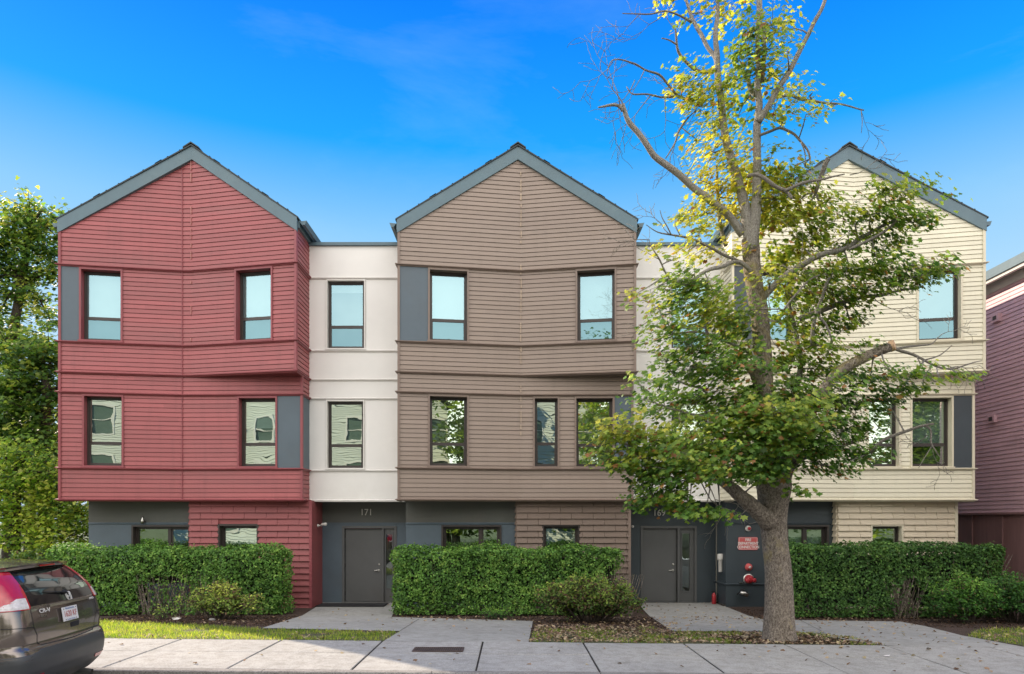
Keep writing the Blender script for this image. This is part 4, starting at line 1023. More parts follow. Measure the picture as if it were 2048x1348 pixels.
shrub('shrub', 'tiny leafy sprig on the mulch left of the half-bare shrub', xat(325, 14.7), 14.7, .14, .12, .25, 160, 8, G1, 5, .045, .1)
shrub('shrub', 'low green and brown twiggy shrub at the right end of the middle hedge', xat(1180, 14.3), 14.3, 1.14, .7, .98, 7500, 12, G1, 70, .062, .30)
shrub('shrub', 'bright leafy shrub in front of the right end of the right hedge', xat(1920, 14.6), 14.4, .78, .6, 1.0, 6500, 14, G2, 46, .055, .05)
shrub('shrub', 'dark green leafy shrub at the right edge of the picture', xat(2030, 14.5), 14.5, .72, .6, 1.05, 6000, 15, [(.015,.055,.012), (.035,.11,.02), (.07,.18,.03), (.13,.25,.04)], 46, .055, .04)
shrub('shrub', 'sprig of ground leaves at the foot of the middle hedge', xat(990, 15.1), 15.15, .42, .12, .16, 420, 21, G2, 12, .04, .02)
# ------------------------------------------------------------------ street maple
MT = thing('maple_tree', 'tall half-dead maple with lopped limbs growing from the strip by the sidewalk', 'tree', (xat(1560, 11.25), 11.25, gz(4.4, 11.25)))
DM = 11.25
def P4(px, py, dd): return at(px, py, DM+dd)
SK_PTS = []
def limb(mb, pts, d0, d1, n=9, wob=.1, caps=True, seg=4, seed=0):
    """pts (px,py,width px) -> smooth tapering limb whose depth runs d0..d1"""
    ln = [0]
    for a, b in zip(pts, pts[1:]): ln.append(ln[-1]+math.hypot(b[0]-a[0], b[1]-a[1]))
    T = ln[-1]; ctr = []; rad = []
    def cr(p0, p1, p2, p3, t): return .5*((2*p1)+(-p0+p2)*t+(2*p0-5*p1+4*p2-p3)*t*t+(-p0+3*p1-3*p2+p3)*t*t*t)
    m = len(pts)
    for i in range(m-1):
        q = [pts[max(i-1, 0)], pts[i], pts[i+1], pts[min(i+2, m-1)]]
        for k in range(seg):
            t = k/seg; x, y, w = (cr(q[0][j], q[1][j], q[2][j], q[3][j], t) for j in range(3))
            l = (ln[i]+(ln[i+1]-ln[i])*t)/T; ctr.append((x, y, l)); rad.append(max(w, .8))
    ctr.append((pts[-1][0], pts[-1][1], 1)); rad.append(max(pts[-1][2], .8))
    P = [P4(x, y, d0+(d1-d0)*l) for x, y, l in ctr]; R = [w/2/F*(DM+d0+(d1-d0)*l[2]) for w, l in zip(rad, ctr)]
    for i, p in enumerate(P):
        if R[i] < .06 and R[i] > .0: 
            P[i] = p+Vector((noise.noise(p*3), noise.noise(p*3+Vector((5,0,0))), noise.noise(p*3+Vector((9,0,0)))))*.035
    mb.tube(P, R, n, caps, 0, wob, seed)
    for p, r in zip(P, R): SK_PTS.append((p, r))
    return P, R
def LP_(pts, d0, d1, n=9, wob=.1):
    m_ = MB(); r_ = limb(m_, pts, d0, d1, n, wob); m_.build(LN, M[LM], MT, True); return r_
tr = MB()
def trunkflare():
    # root flare and bole, ring by ring
    rows = [(1284, 1560, 80), (1277, 1560, 74), (1268, 1559.5, 71), (1255, 1559, 68.5), (1235, 1558.5, 66), (1205, 1558, 63), (1175, 1557, 60.5), (1150, 1556, 59), (1125, 1554, 58), (1100, 1551, 57), (1075, 1548.5, 57), (1055, 1547, 58), (1035, 1546, 60), (1015, 1546, 63), (995, 1547, 69), (975, 1550, 72), (955, 1552, 64)]
    n = 40; R = []
    for (py, px, w) in rows:
        c = P4(px, py, 0); r = w*.885/2/F*DM; ids = []
        for k in range(n):
            a = 2*math.pi*k/n; lo = max(0, (py-1215)/68.0)
            fl = 1+.13*lo*lo*math.sin(a*5+1.0)+.05*lo*math.sin(a*9)
            d = Vector((math.cos(a), math.sin(a), 0)); q = c+d*r
            rr = r*fl*(1+.045*noise.noise(q*2.3)+.02*noise.noise(q*9))
            ids.append(tr.vert(c+d*rr*(1 if abs(d.x) > abs(d.y) else 1)-Vector((0, 0, 0))))
        R.append(ids)
    # subdivide between rows by interpolation is unnecessary: rows are 0.2 m apart
    for a, b in zip(R, R[1:]):
        for k in range(n): tr.f.append([a[k], a[(k+1) % n], b[(k+1) % n], b[k]]); tr.m.append(0)
trunkflare()
limb(tr, [(1546, 1010, 54), (1536, 960, 50), (1530, 900, 42), (1530, 840, 40), (1528, 780, 38), (1524, 700, 35), (1520, 640, 34), (1508, 560, 33), (1502, 500, 33), (1500, 478, 32)], 0, .1, 14, .12)
trunk = tr.build('trunk', M['bark'], MT, True)
LM = 'bark'; LN = 'limb'
LP_([(1545, 1010, 44), (1562, 965, 36), (1578, 920, 31), (1592, 880, 27), (1606, 840, 26), (1640, 790, 24), (1680, 742, 22), (1735, 712, 20), (1782, 693, 19)], 0, -.5, 12, .12)
LP_([(1540, 1045, 40), (1515, 1022, 34), (1488, 998, 29), (1462, 975, 24), (1436, 958, 18), (1395, 935, 13), (1330, 905, 9), (1270, 893, 6), (1215, 880, 3)], -.1, -.8, 12, .12)
LP_([(1545, 900, 30), (1540, 850, 28), (1533, 800, 28), (1520, 765, 27), (1507, 733, 26)], -.15, -.55, 12, .1)
LP_([(1570, 940, 24), (1600, 915, 18), (1640, 905, 13), (1680, 890, 8), (1720, 880, 5)], 0, .4)
LM = 'bark_pale'
LP_([(1502, 500, 24), (1494, 440, 22), (1484, 390, 19), (1466, 330, 18), (1450, 270, 15.5), (1441, 210, 14), (1437, 150, 13), (1432, 100, 11), (1434, 40, 8), (1440, -30, 6), (1440, -90, 4)], .05, .3, 10)
LP_([(1503, 500, 24), (1510, 440, 22), (1514, 380, 18), (1514, 310, 16), (1514, 250, 15), (1517, 200, 13), (1516, 150, 11), (1515, 60, 8), (1519, -40, 6)], .05, -.2, 10)
LP_([(1515, 245, 13), (1540, 205, 12), (1565, 165, 11), (1590, 120, 10), (1612, 80, 9), (1632, 38, 8), (1650, 0, 7), (1668, -50, 5)], -.1, -.6, 9)
LP_([(1436, 130, 10), (1418, 95, 8), (1402, 68, 8), (1386, 38, 7), (1374, 8, 6), (1366, -30, 4)], .2, .6, 8)
LP_([(1512, 190, 10), (1500, 170, 8), (1485, 145, 7)], .2, .6, 8)
LP_([(1525, 160, 9), (1527, 100, 8), (1522, 30, 6), (1524, -40, 5)], .0, .3, 8)
LP_([(1485, 470, 16), (1455, 428, 15), (1425, 405, 14.5), (1380, 370, 13.5), (1335, 333, 13), (1300, 300, 12), (1276, 268, 11.5), (1256, 236, 10), (1246, 208, 8)], .1, -.3, 9)
LP_([(1247, 222, 7), (1238, 212, 6.5), (1222, 211, 5.5), (1196, 215, 3)], -.3, -.4, 8)
LP_([(1450, 490, 9), (1442, 440, 8), (1434, 380, 7), (1432, 330, 5)], .3, .6, 8)
LP_([(1522, 600, 14), (1560, 560, 13), (1605, 528, 12), (1650, 508, 11), (1690, 498, 10), (1730, 470, 8), (1790, 442, 6), (1850, 428, 3)], .05, -.6, 9)
LP_([(1515, 560, 10), (1480, 526, 9), (1440, 534, 8), (1400, 550, 6), (1370, 575, 4)], .1, -.5, 8)
LP_([(1625, 690, 9), (1630, 640, 8), (1640, 600, 7), (1650, 570, 6), (1668, 540, 4)], -.1, -.4, 8)
LP_([(1600, 640, 11), (1650, 620, 10), (1700, 600, 9), (1760, 592, 7), (1820, 575, 4)], .2, -.2, 8)
LP_([(1560, 840, 14), (1590, 780, 12), (1600, 720, 11), (1590, 660, 9), (1575, 600, 6)], .2, .5, 8)
LP_([(1440, 800, 6), (1400, 775, 5), (1350, 760, 3)], -.2, -.6, 7)
LP_([(1525, 720, 9), (1470, 690, 7), (1400, 665, 5), (1340, 670, 3)], 0, -.5, 7)
LP_([(1530, 840, 12), (1470, 830, 9), (1400, 830, 6), (1330, 815, 4)], 0, -.7, 7)
# dead bare limbs and twigs
LM = 'deadwood'; LN = 'dead_branch'; dl = MB()
def dead(pts, d0, d1, n=6): return LP_(pts, d0, d1, n, .08)
dead([(1356, 196, 6), (1338, 175, 5), (1318, 152, 5), (1290, 138, 4), (1262, 126, 3.5), (1226, 124, 2.5), (1214, 150, 1.5)], .3, -.2)
dead([(1400, 210, 6), (1356, 196, 6)], .3, .3)
dead([(1362, 195, 5), (1330, 195, 4), (1296, 191, 3.5), (1268, 187, 3), (1252, 172, 2)], .3, .6)
dead([(1440, 137, 8), (1412, 145, 7), (1388, 138, 6.5), (1366, 118, 6), (1353, 95, 5), (1351, 60, 3.5)], .2, -.2)
dead([(1352, 88, 3.5), (1338, 84, 3), (1322, 78, 2)], -.2, -.3)
dead([(1384, 45, 5), (1360, 32, 4), (1330, 25, 3.5), (1290, 27, 3), (1245, 27, 1.8)], .5, .2)
dead([(1560, 195, 5), (1580, 190, 6), (1604, 200, 5.5), (1650, 204, 4.5), (1690, 210, 3.5), (1728, 217, 2.5)], -.3, -.8)
dead([(1723, 217, 2), (1725, 240, 1.6), (1722, 268, 1)], -.8, -.8)
dead([(1516, 270, 6), (1540, 262, 6), (1562, 257, 5.5), (1585, 266, 5), (1602, 283, 4.5), (1615, 305, 4), (1620, 330, 3)], -.1, -.5)
dead([(1603, 285, 3), (1609, 310, 2.5), (1608, 335, 1.5)], -.4, -.5)
dead([(1375, 235, 4), (1360, 262, 4), (1350, 285, 3.5), (1330, 315, 2)], .2, -.1)
dead([(1376, 570, 5), (1340, 560, 4), (1320, 520, 3.5), (1300, 480, 2)], -.4, -.6)
dead([(1475, 523, 7), (1430, 500, 6), (1385, 478, 5), (1350, 470, 4), (1315, 465, 2.5), (1290, 450, 1.5)], -.1, -.6)
dead([(1340, 468, 3), (1325, 440, 2), (1320, 420, 1.3)], -.5, -.6)
dead([(1790, 695, 8), (1830, 712, 6), (1865, 728, 5), (1900, 735, 4), (1945, 725, 2.5), (1965, 722, 1.5)], -.5, -.8)
dead([(1790, 697, 5), (1830, 692, 4), (1860, 690, 3), (1872, 676, 2)], -.5, -.3)
dead([(1850, 720, 3), (1880, 712, 2.5), (1905, 690, 1.5)], -.6, -.6)
dead([(1835, 714, 3), (1850, 745, 2.5), (1870, 765, 1.5)], -.6, -.9)
dead([(1740, 905, 7), (1765, 882, 7), (1800, 866, 6.5), (1835, 854, 6), (1868, 849, 5)], -.4, -.8)
dead([(1852, 852, 4.5), (1862, 862, 4.5), (1860, 885, 4), (1872, 905, 2.5), (1890, 925, 1.5)], -.75, -.8)
dead([(1862, 890, 2.5), (1850, 915, 2), (1840, 935, 1.2)], -.75, -.8)
dead([(1570, 620, 4), (1590, 590, 4), (1620, 560, 3.5), (1640, 548, 3)], -.6, -.6)
twr = random.Random(5)
def twigs(px, py, dd, ang, length, w, depth=0):
    steps = 4; pts = [(px, py, w)]; a = ang
    for k in range(steps):
        a += twr.uniform(-.35, .35); px += math.cos(a)*length/steps; py -= math.sin(a)*length/steps; pts.append((px, py, w*(1-.2*(k+1))))
        if depth < 2 and k > 0: twigs(px, py, dd, a+twr.choice((-1, 1))*twr.uniform(.4, 1.0), length*.55, w*.6, depth+1)
    d = dd; n = 4
    P = [P4(x, y, d+.04*i) for i, (x, y, w_) in enumerate(pts)]; dl.tube(P, [max(w_, .8)/2/F*DM for _, _, w_ in pts], n)
for (px, py, dd, ang, L_, w) in ((1250, 215, -.3, 2.0, 90, 2.6), (1240, 210, -.4, 1.6, 110, 2.2), (1270, 160, 0, 4.4, 90, 2), (1300, 192, .4, 4.0, 100, 2.2), (1330, 195, .4, 4.5, 90, 2), (1226, 124, -.1, 4.3, 80, 1.8), (1290, 138, 0, 4.1, 90, 2),
        (1330, 25, .3, 3.9, 80, 2), (1280, 27, .2, 4.1, 70, 1.8), (1350, 60, -.2, 1.9, 50, 1.8), (1350, 285, 0, 4.4, 60, 2), (1380, 150, .1, 3.9, 70, 1.8), (1340, 470, -.5, 2.2, 60, 2), (1300, 480, -.6, 3.4, 60, 2), (1350, 560, -.5, 3.2, 70, 2),
        (1320, 520, -.5, 2.8, 60, 1.8), (1860, 728, -.7, -.4, 70, 2), (1900, 735, -.8, .3, 60, 2), (1875, 676, -.3, .7, 50, 1.8), (1865, 900, -.8, -1.0, 50, 1.8), (1855, 870, -.8, -2.2, 40, 1.6), (1700, 350, -.6, .1, 70, 1.8), (1600, 690, -.4, 2.0, 80, 2),
        (1640, 640, -.5, 1.2, 80, 2), (1560, 700, -.5, 2.4, 90, 2), (1590, 560, -.5, 1.2, 80, 2), (1450, 640, -.5, 2.6, 90, 2), (1400, 960, -.7, -1.2, 90, 3), (1410, 965, -.7, -.8, 80, 2.5), (1690, 500, -.4, 1.1, 70, 2), (1750, 600, -.2, -.4, 70, 2), (1720, 217, -.8, -1.4, 60, 1.3), (1300, 640, -.6, 3.6, 50, 1.8), (1660, 690, -.3, .9, 60, 2), (1540, 620, -.4, 1.9, 70, 2), (1700, 580, -.2, .5, 80, 2), (1480, 790, -.5, 2.7, 80, 2)):
    twigs(px, py, dd, ang, L_, w)
dl.build('twigs', M['deadwood'], MT, True)['kind'] = 'stuff'
LN = 'stripped_branch'
LP_([(1497, 351, 7), (1512, 350, 8), (1530, 358, 8), (1552, 372, 8), (1572, 381, 7), (1584, 400, 5)], -.5, -.6, 8, .08)
LP_([(1570, 380, 7), (1595, 368, 6.5), (1640, 360, 5), (1690, 349, 2.5)], -.6, -.8, 8, .08)
LP_([(1630, 385, 8), (1640, 355, 9), (1652, 325, 10), (1658, 316, 10)], -.3, -.5, 8, .08)
LP_([(1640, 633, 5), (1650, 645, 5), (1660, 665, 4.5), (1663, 680, 3)], -.6, -.6, 8, .08)
LP_([(1700, 498, 6), (1745, 478, 6), (1800, 440, 5)], -.7, -.8, 8, .08)
# sawn ends
for (a, b, w, dd) in (((1775, 696), (1786, 691), 22, -.505), ((1508, 736), (1505, 731), 27, -.56)):
    p, q = P4(*a, dd), P4(*b, dd-.05); c = MB(); ax = (q-p).normalized()
    if w > 25: ax = Vector((-.15, -.75, .55)).normalized()
    else: ax = Vector((.75, -.62, .25)).normalized()
    q = P4(*b, dd); c.lathe(q-ax*.05, ax, [(0, w/2/F*DM*.97), (.075, w/2/F*DM*.97), (.078, w/2/F*DM*.9)], 20); c.build('sawn_end', M['cutwood'], MT)
# crown: leaf sprays in blobs (px, py, rx, ry, yellow 0..1 painting in sunlight, depth, density)
BL = [(1440,0,75,22,.85,.3,1),(1345,5,40,16,.8,.6,.8),(1400,25,45,14,.8,.4,.6),(1500,75,38,42,.45,.0,1.2),(1530,100,34,40,.35,-.2,1.3),(1478,120,20,26,.55,.2,1),(1545,55,36,34,.55,.1,.8),(1585,55,22,26,.6,-.3,.5),(1505,140,38,22,.4,-.1,1.2),
 (1375,165,38,30,.8,.1,1.2),(1405,190,46,34,.85,.1,1.3),(1395,215,40,24,.7,.0,1.2),(1445,195,22,40,.6,.4,.8),(1470,160,22,40,.75,.4,.8),(1575,110,30,14,.55,-.5,.7),(1560,160,26,24,.6,.2,.8),(1600,170,26,10,.5,-.5,.8),(1625,185,14,9,.5,-.6,.6),(1550,215,24,22,.5,.1,.9),(1562,238,14,9,.4,-.2,.9),(1612,228,17,11,.5,-.6,.9),(1655,212,10,6,.5,-.7,.7),(1500,200,26,34,.6,.5,.7),(1475,235,22,22,.5,.5,.7),
 (1395,280,24,20,.9,.1,1.2),(1425,262,30,24,.9,.2,1),(1425,305,38,24,.95,.1,1.3),(1450,335,26,24,.9,.1,1.1),(1478,285,26,30,.75,.4,.9),(1488,340,24,30,.7,.4,.9),(1380,340,20,12,.75,.1,.8),(1400,360,22,14,.8,.2,.8),(1440,380,28,24,.85,.3,1),(1480,400,22,30,.75,.5,.9),
 (1540,320,30,20,.35,.0,.9),(1580,350,24,22,.2,-.1,.9),(1610,335,18,20,.1,-.2,1.2),(1545,360,30,24,.4,.2,.9),(1555,400,38,30,.45,.1,1),(1530,440,26,34,.5,.4,.8),(1600,400,34,22,.35,.1,.9),(1640,410,30,20,.3,.0,.9),(1590,440,44,26,.4,.1,.9),
 (1385,420,40,16,.7,.1,.9),(1350,436,26,10,.65,-.2,.7),(1420,430,30,16,.75,.2,.9),(1400,460,36,14,.6,-.1,.7),(1450,440,24,22,.7,.4,.8),
 (1650,445,34,20,.2,-.1,1),(1690,425,30,12,.3,-.4,.8),(1740,430,30,14,.25,-.5,.9),(1770,385,34,20,.2,-.5,1),(1800,400,30,20,.15,-.5,1),(1790,440,40,18,.1,-.5,1.1),(1830,445,30,14,.1,-.6,.9),(1865,440,20,8,.1,-.6,.6),(1785,480,36,16,.05,-.4,1),(1720,480,34,14,.15,-.2,.9),
 (1660,490,40,18,.15,.2,.8),(1600,495,44,26,.25,.2,1),(1560,530,36,22,.3,.2,1),(1480,500,22,14,.75,.0,.7),(1410,498,34,9,.85,.0,1),(1375,505,22,9,.8,-.1,.9),(1310,500,18,9,.65,-.5,.6),(1345,520,20,9,.45,-.5,.6),
 (1640,545,40,22,.2,-.2,1),(1700,535,44,18,.1,-.2,1),(1760,530,40,18,.08,-.4,1.1),(1820,530,44,14,.05,-.6,1.1),(1870,525,22,8,.08,-.7,.9),(1840,555,44,16,.05,-.6,1.2),(1790,565,44,16,.05,-.5,1.1),(1730,580,44,20,.1,-.3,1),(1670,590,44,22,.1,.0,1),(1620,585,36,22,.2,.3,1),(1570,580,30,26,.2,.4,1),
 (1350,575,34,16,.3,-.4,.9),(1390,565,34,22,.25,-.3,1),(1430,590,34,22,.4,-.2,1),(1370,605,34,22,.15,-.3,1.1),(1290,600,30,7,.5,-.6,1),(1265,592,16,6,.55,-.7,1),(1315,612,20,9,.4,-.6,1),(1410,630,44,22,.55,-.3,1),(1455,640,34,26,.5,-.2,1),(1300,650,22,9,.3,-.7,.7),(1340,660,30,18,.15,-.5,1),
 (1380,690,44,24,.12,-.4,1.1),(1430,680,34,26,.2,-.2,1),(1470,670,24,30,.2,.3,1),(1330,720,26,16,.1,-.5,1),(1380,735,44,22,.1,-.4,1.1),(1440,740,44,26,.1,-.3,1.1),(1480,720,26,28,.2,.1,1),(1290,690,14,8,.3,-.7,.6),(1310,760,28,12,.1,-.6,.9),(1275,765,14,10,.35,-.7,.9),(1285,800,26,14,.2,-.7,1),(1310,825,24,16,.1,-.6,.9),(1350,790,36,20,.1,-.4,1),(1410,790,40,22,.1,-.2,1.1),
 (1560,640,26,26,.2,.5,.8),(1600,650,36,22,.3,.3,.9),(1650,650,36,20,.25,.0,.9),(1700,640,30,20,.25,.0,.8),(1610,700,40,24,.35,.0,.9),(1660,700,34,20,.35,-.2,.8),(1570,720,34,26,.2,.4,.9),(1640,740,36,20,.2,.1,.8),(1720,690,26,12,.3,-.3,.6),
 (1700,745,34,18,.15,.1,.8),(1740,760,34,18,.1,.0,.9),(1780,740,34,10,.2,-.5,.9),(1830,748,34,9,.3,-.7,.9),(1880,760,30,8,.35,-.8,.9),(1920,752,20,7,.4,-.8,.6),(1800,780,30,14,.1,-.4,.9),(1845,778,24,8,.2,-.6,.9),(1770,800,34,16,.05,-.2,.9),
 (1560,780,44,26,.15,.0,1),(1500,800,40,26,.15,-.3,1.1),(1450,820,44,20,.2,-.3,1),(1610,790,40,26,.1,.1,1),(1660,800,40,26,.05,.1,1.1),(1715,810,36,20,.05,.1,.9),(1540,830,50,22,.4,-.6,1.2),(1590,840,50,20,.35,-.6,1.2),(1480,845,44,18,.35,-.5,1.1),(1640,850,50,22,.1,-.4,1.2),(1690,860,44,22,.05,-.1,1.1),(1740,850,26,16,.05,.1,.9),(1410,850,40,18,.3,-.5,1),(1360,850,34,16,.3,-.5,.9),
 (1520,870,54,20,.15,-.5,1.2),(1570,880,44,20,.25,-.6,1.1),(1620,890,44,20,.05,-.4,1.2),(1670,900,40,18,.03,-.2,1.2),(1715,905,34,14,.05,-.2,1.1),(1650,930,40,14,.03,-.3,1),(1750,925,14,8,.1,-.4,.7),(1675,940,14,8,.1,-.4,1),
 (1330,875,44,16,.45,-.7,1.1),(1280,865,34,14,.6,-.8,1.1),(1240,855,30,14,.7,-.9,1.1),(1210,850,18,10,.7,-.9,.9),(1225,880,30,14,.55,-.9,1.1),(1215,905,22,14,.4,-.9,1.1),(1240,925,28,15,.35,-.9,1.2),(1280,900,40,16,.35,-.8,1.2),(1340,905,44,18,.3,-.8,1.2),(1390,890,44,18,.3,-.7,1.2),(1440,880,44,20,.2,-.5,1.2),(1460,905,44,20,.1,-.4,1.2),(1500,915,44,20,.08,-.3,1.2),(1550,920,34,24,.05,-.5,1.2),
 (1290,935,36,14,.15,-.8,1.1),(1350,930,36,18,.3,-.8,1.2),(1395,930,34,18,.3,-.8,1.2),(1430,935,44,16,.1,-.7,1.1),(1490,945,44,14,.06,-.4,1.2),(1530,950,30,12,.05,-.4,1.1),(1375,960,40,14,.12,-.7,1),(1320,960,30,12,.1,-.8,1),
 (1290,975,20,18,.1,-.8,.9),(1306,994,30,14,.1,-.8,1),(1340,985,34,16,.1,-.8,.9),(1288,1012,20,10,.12,-.8,1.1),(1328,1002,34,8,.15,-.8,1.2),(1375,1022,34,12,.1,-.8,1.2),(1410,1028,28,9,.1,-.8,1.1),(1440,1030,20,6,.15,-.8,.9),(1380,1000,20,12,.1,-.7,.6),(1300,940,20,40,.1,-.7,.5),(1626,975,0,0,0,0,0),(1640,800,34,16,.25,-.75,1),(1605,850,34,16,.3,-.75,1.1),(1680,765,24,12,.3,-.7,.8),(1500,620,30,20,.35,-.35,.6),(1545,560,26,18,.4,-.3,.6),(1500,690,26,16,.3,-.4,.6),(1530,740,34,16,.25,-.7,.5),(1590,985,12,8,.05,-.4,.8),(1340,560,20,9,.35,-.5,.7),(1255,905,16,30,.3,-.9,.7)]
LP = [(.045,.11,.025), (.10,.20,.04), (.19,.29,.055), (.33,.38,.07), (.50,.48,.08), (.66,.58,.11)]
br = MB(); C = []; T = []; Nn = []; DR = []
sk = [(p, r) for p, r in SK_PTS if r > .012]
lr = random.Random(9)
for (bx, by, rx, ry, yl, dd, den) in BL:
    if rx == 0: continue
    dd = dd*1.25; c = P4(bx, by, dd); X, Z = rx/F*(DM+dd), ry/F*(DM+dd); Yd = .28+.35*X
    p, r = min(sk, key=lambda s: (s[0]-c).length_squared)
    if (p-c).length > .12:
        m1 = p.lerp(c, .5)+Vector((lr.uniform(-.06, .06), 0, lr.uniform(.0, .08)*(p-c).length)); br.tube([p, m1, c], [min(r*.5, .018), .011, .006], 5)
    ns = max(4, int(rx*ry/34*den*(.52 if by < 340 else 1)))
    for s in range(ns):
        a, b, g = lr.gauss(0, .6), lr.gauss(0, .6), lr.gauss(0, .6)
        q = c+Vector((X*a, Yd*g, Z*b))
        if lr.random() < .5: br.tube([c.lerp(q, .1), c.lerp(q, .55)+Vector((0, 0, .02)), q], [.006, .0045, .002], 4)
        h = lr.uniform(-.12, .12); out = Vector((q.x-4.3, (q.y-DM), 0)); 
        if out.length > .01: out.normalize()
        for k in range(int(lr.uniform(8, 16))):
            w = q+Vector((lr.gauss(0, .105), lr.gauss(0, .105), lr.gauss(0, .045)-.01))
            C.append((w.x, w.y, w.z)); T.append(yl*(.6 if by < 340 else .78)+(.16 if by < 620 and bx > 1540 else 0)+h+lr.gauss(0, .13)+.15); Nn.append((out.x*.55+lr.gauss(0, .42), out.y*.5-.3+lr.gauss(0, .42), .85)); DR.append(lr.random())  # right crown yellowed further to offset its shaded side
br.build('branchlets', M['bark_pale'], MT, True)['kind'] = 'stuff'
C = np.array(C); n = len(C); col = pal(n, LP, np.array(T)); DR = np.array(DR)
dm_ = DR < .045; col[dm_] = pal(int(dm_.sum()), [(.20,.09,.04), (.34,.16,.07), (.42,.26,.10)], RS.rand(int(dm_.sum())))
leaves('crown', C, .05+.07*RS.rand(n)**1.3, col, np.array(Nn), M['leaf'], MT, 'maple')
print('maple leaves', n)
# ------------------------------------------------------------------ woods at the left
WP = [(.03,.075,.016), (.07,.15,.028), (.14,.24,.045), (.28,.35,.07), (.48,.48,.12)]  # from dark green up to a painted sunlit yellow
def wood_tree(label, D, trunk, limbs, blobs, seed, lsz=.17, kind='broadleaf_tree', group='trees beside the red townhouse', dens=1.0, cols=WP):
    r_ = random.Random(seed); x0 = xat(trunk[0], D); g0 = gz(x0, D)
    H = thing(kind, label, 'tree', (x0, D, g0), group)
    tb = MB(); P = [Vector((x0, D, g0-.1))]+[at(px, py, D+dd) for px, py, dd in trunk[2]]; R = [trunk[1]*(1-.8*i/len(P)) for i in range(len(P))]
    tb.tube(P, R, 9, True, 0, .12); tb.build('trunk', M['bark_dark'], H, True)
    bb = MB(); C = []; T = []; Nn = []
    for (bx, by, rx, ry, t, dd) in blobs:
        c = at(bx, by, D+dd); X, Z = rx/F*D, ry/F*D; p = min(P, key=lambda s: (s-c).length_squared)
        bb.tube([p, p.lerp(c, .5)+Vector((r_.uniform(-.3, .3), 0, r_.uniform(-.1, .4))), c], [.07, .045, .02], 6)
        for s in range(int(rx*ry/19*dens)):
            d = Vector((r_.gauss(0, .6)*X, r_.gauss(0, .6)*max(X, .9), r_.gauss(0, .62)*Z)); q = c+d
            if r_.random() < .35: bb.tube([c.lerp(q, .15), q], [.016, .006], 4)
            h = r_.uniform(-.38, .38)  # wide tone spread paints sunlit flecks on dark foliage
            for k in range(int(r_.uniform(9, 16))):
                w = q+Vector((r_.gauss(0, .19), r_.gauss(0, .19), r_.gauss(0, .11))); C.append((w.x, w.y, w.z)); T.append(t+h+r_.gauss(0, .12)); Nn.append((r_.gauss(0, .5), -.35+r_.gauss(0, .5), .8))
    bb.build('branches', M['bark_dark'], H, True)['kind'] = 'stuff'; n = len(C)
    leaves('crown', np.array(C), lsz*(.6+.7*RS.rand(n)), pal(n, cols, np.array(T)), np.array(Nn), M['bleaf'], H, 'rag'); print(label[:20], n); return H
wood_tree('tall broad tree rising highest at the left edge of the picture', 27, (20, .32, [(25, 1000, 0), (30, 850, .2), (20, 700, 0), (45, 560, .3), (60, 450, .2)]), 0,
    [(60,420,34,24,.65,0),(95,430,24,18,.6,.5),(35,445,30,24,.55,0),(20,470,34,24,.45,0),(75,455,40,22,.5,.3),(110,470,22,22,.5,.5),(10,505,40,26,.3,0),(55,500,40,24,.3,0),(95,510,34,26,.35,.4),(-30,490,40,40,.4,0),(20,545,44,24,.3,.5),(80,555,40,22,.4,.5),(-30,570,40,40,.3,0),(115,540,20,26,.45,.6),(30,590,40,16,.5,0),(0,620,30,16,.5,0),(70,600,34,14,.5,.6),(100,640,26,20,.5,.8),(15,660,44,18,.5,.3),(60,680,40,18,.55,0),(-30,660,40,30,.4,0),(105,690,24,24,.5,.8)], 31, dens=.85)
wood_tree('dense dark green tree close to the left wall of the red townhouse', 24.5, (95, .28, [(92, 1000, 0), (85, 900, .2), (95, 780, 0), (80, 720, .3)]), 0,
    [(70,720,44,22,.4,0),(110,735,30,24,.35,.3),(30,740,44,24,.4,0),(60,770,46,24,.3,0),(105,790,34,26,.25,.3),(15,790,44,26,.35,0),(60,820,46,24,.35,0),(100,840,34,24,.4,.4),(10,850,40,26,.35,0),(55,870,46,22,.45,0),(100,890,34,22,.35,.4),(10,905,44,22,.4,0),(60,920,46,20,.3,0),(105,940,36,20,.4,.4),(-40,800,44,60,.3,0),(-40,900,44,60,.3,0),(120,985,44,20,.3,.5),(60,960,50,24,.35,0),(20,955,46,26,.35,0),(100,700,26,30,.45,.3),(20,700,30,26,.45,0)], 32, dens=.85)
wood_tree('low sunlit tree at the left edge below the tall tree', 22.5, (30, .2, [(30, 1050, 0), (35, 980, 0), (28, 930, 0)]), 0,
    [(95,925,20,18,.5,0),(70,900,16,22,.45,0),(15,905,30,24,.55,0),(112,950,18,22,.55,0),(45,925,20,26,.5,0),(30,950,44,20,.6,0),(80,965,40,18,.55,0),(10,985,40,22,.6,0),(60,1000,44,20,.7,0),(110,1010,34,20,.6,.3),(150,1025,34,20,.55,.6),(25,1030,44,20,.75,0),(80,1045,44,20,.8,0),(130,1060,40,20,.65,.3),(165,1075,26,24,.6,.6),(20,1075,44,18,.6,0),(75,1085,44,16,.7,0),(-35,1000,40,60,.5,0),(150,1100,40,16,.5,.3)], 33, lsz=.13, dens=.9, cols=[(.05,.11,.02), (.11,.22,.035), (.22,.36,.05), (.36,.46,.07), (.46,.50,.12)])
wood_tree('pale hazy tree furthest back at the left behind the dark tree', 36, (60, .3, [(60, 1000, 0), (60, 850, 0), (62, 700, 0)]), 0,
    [(20,780,50,34,.6,0),(90,800,50,34,.55,0),(40,860,50,34,.6,0),(110,880,50,34,.6,0),(40,940,54,34,.6,0),(120,960,54,34,.6,0),(60,1020,60,30,.6,0),(150,1030,50,30,.6,0),(-30,850,44,80,.5,0)], 34, lsz=.24, dens=.5)
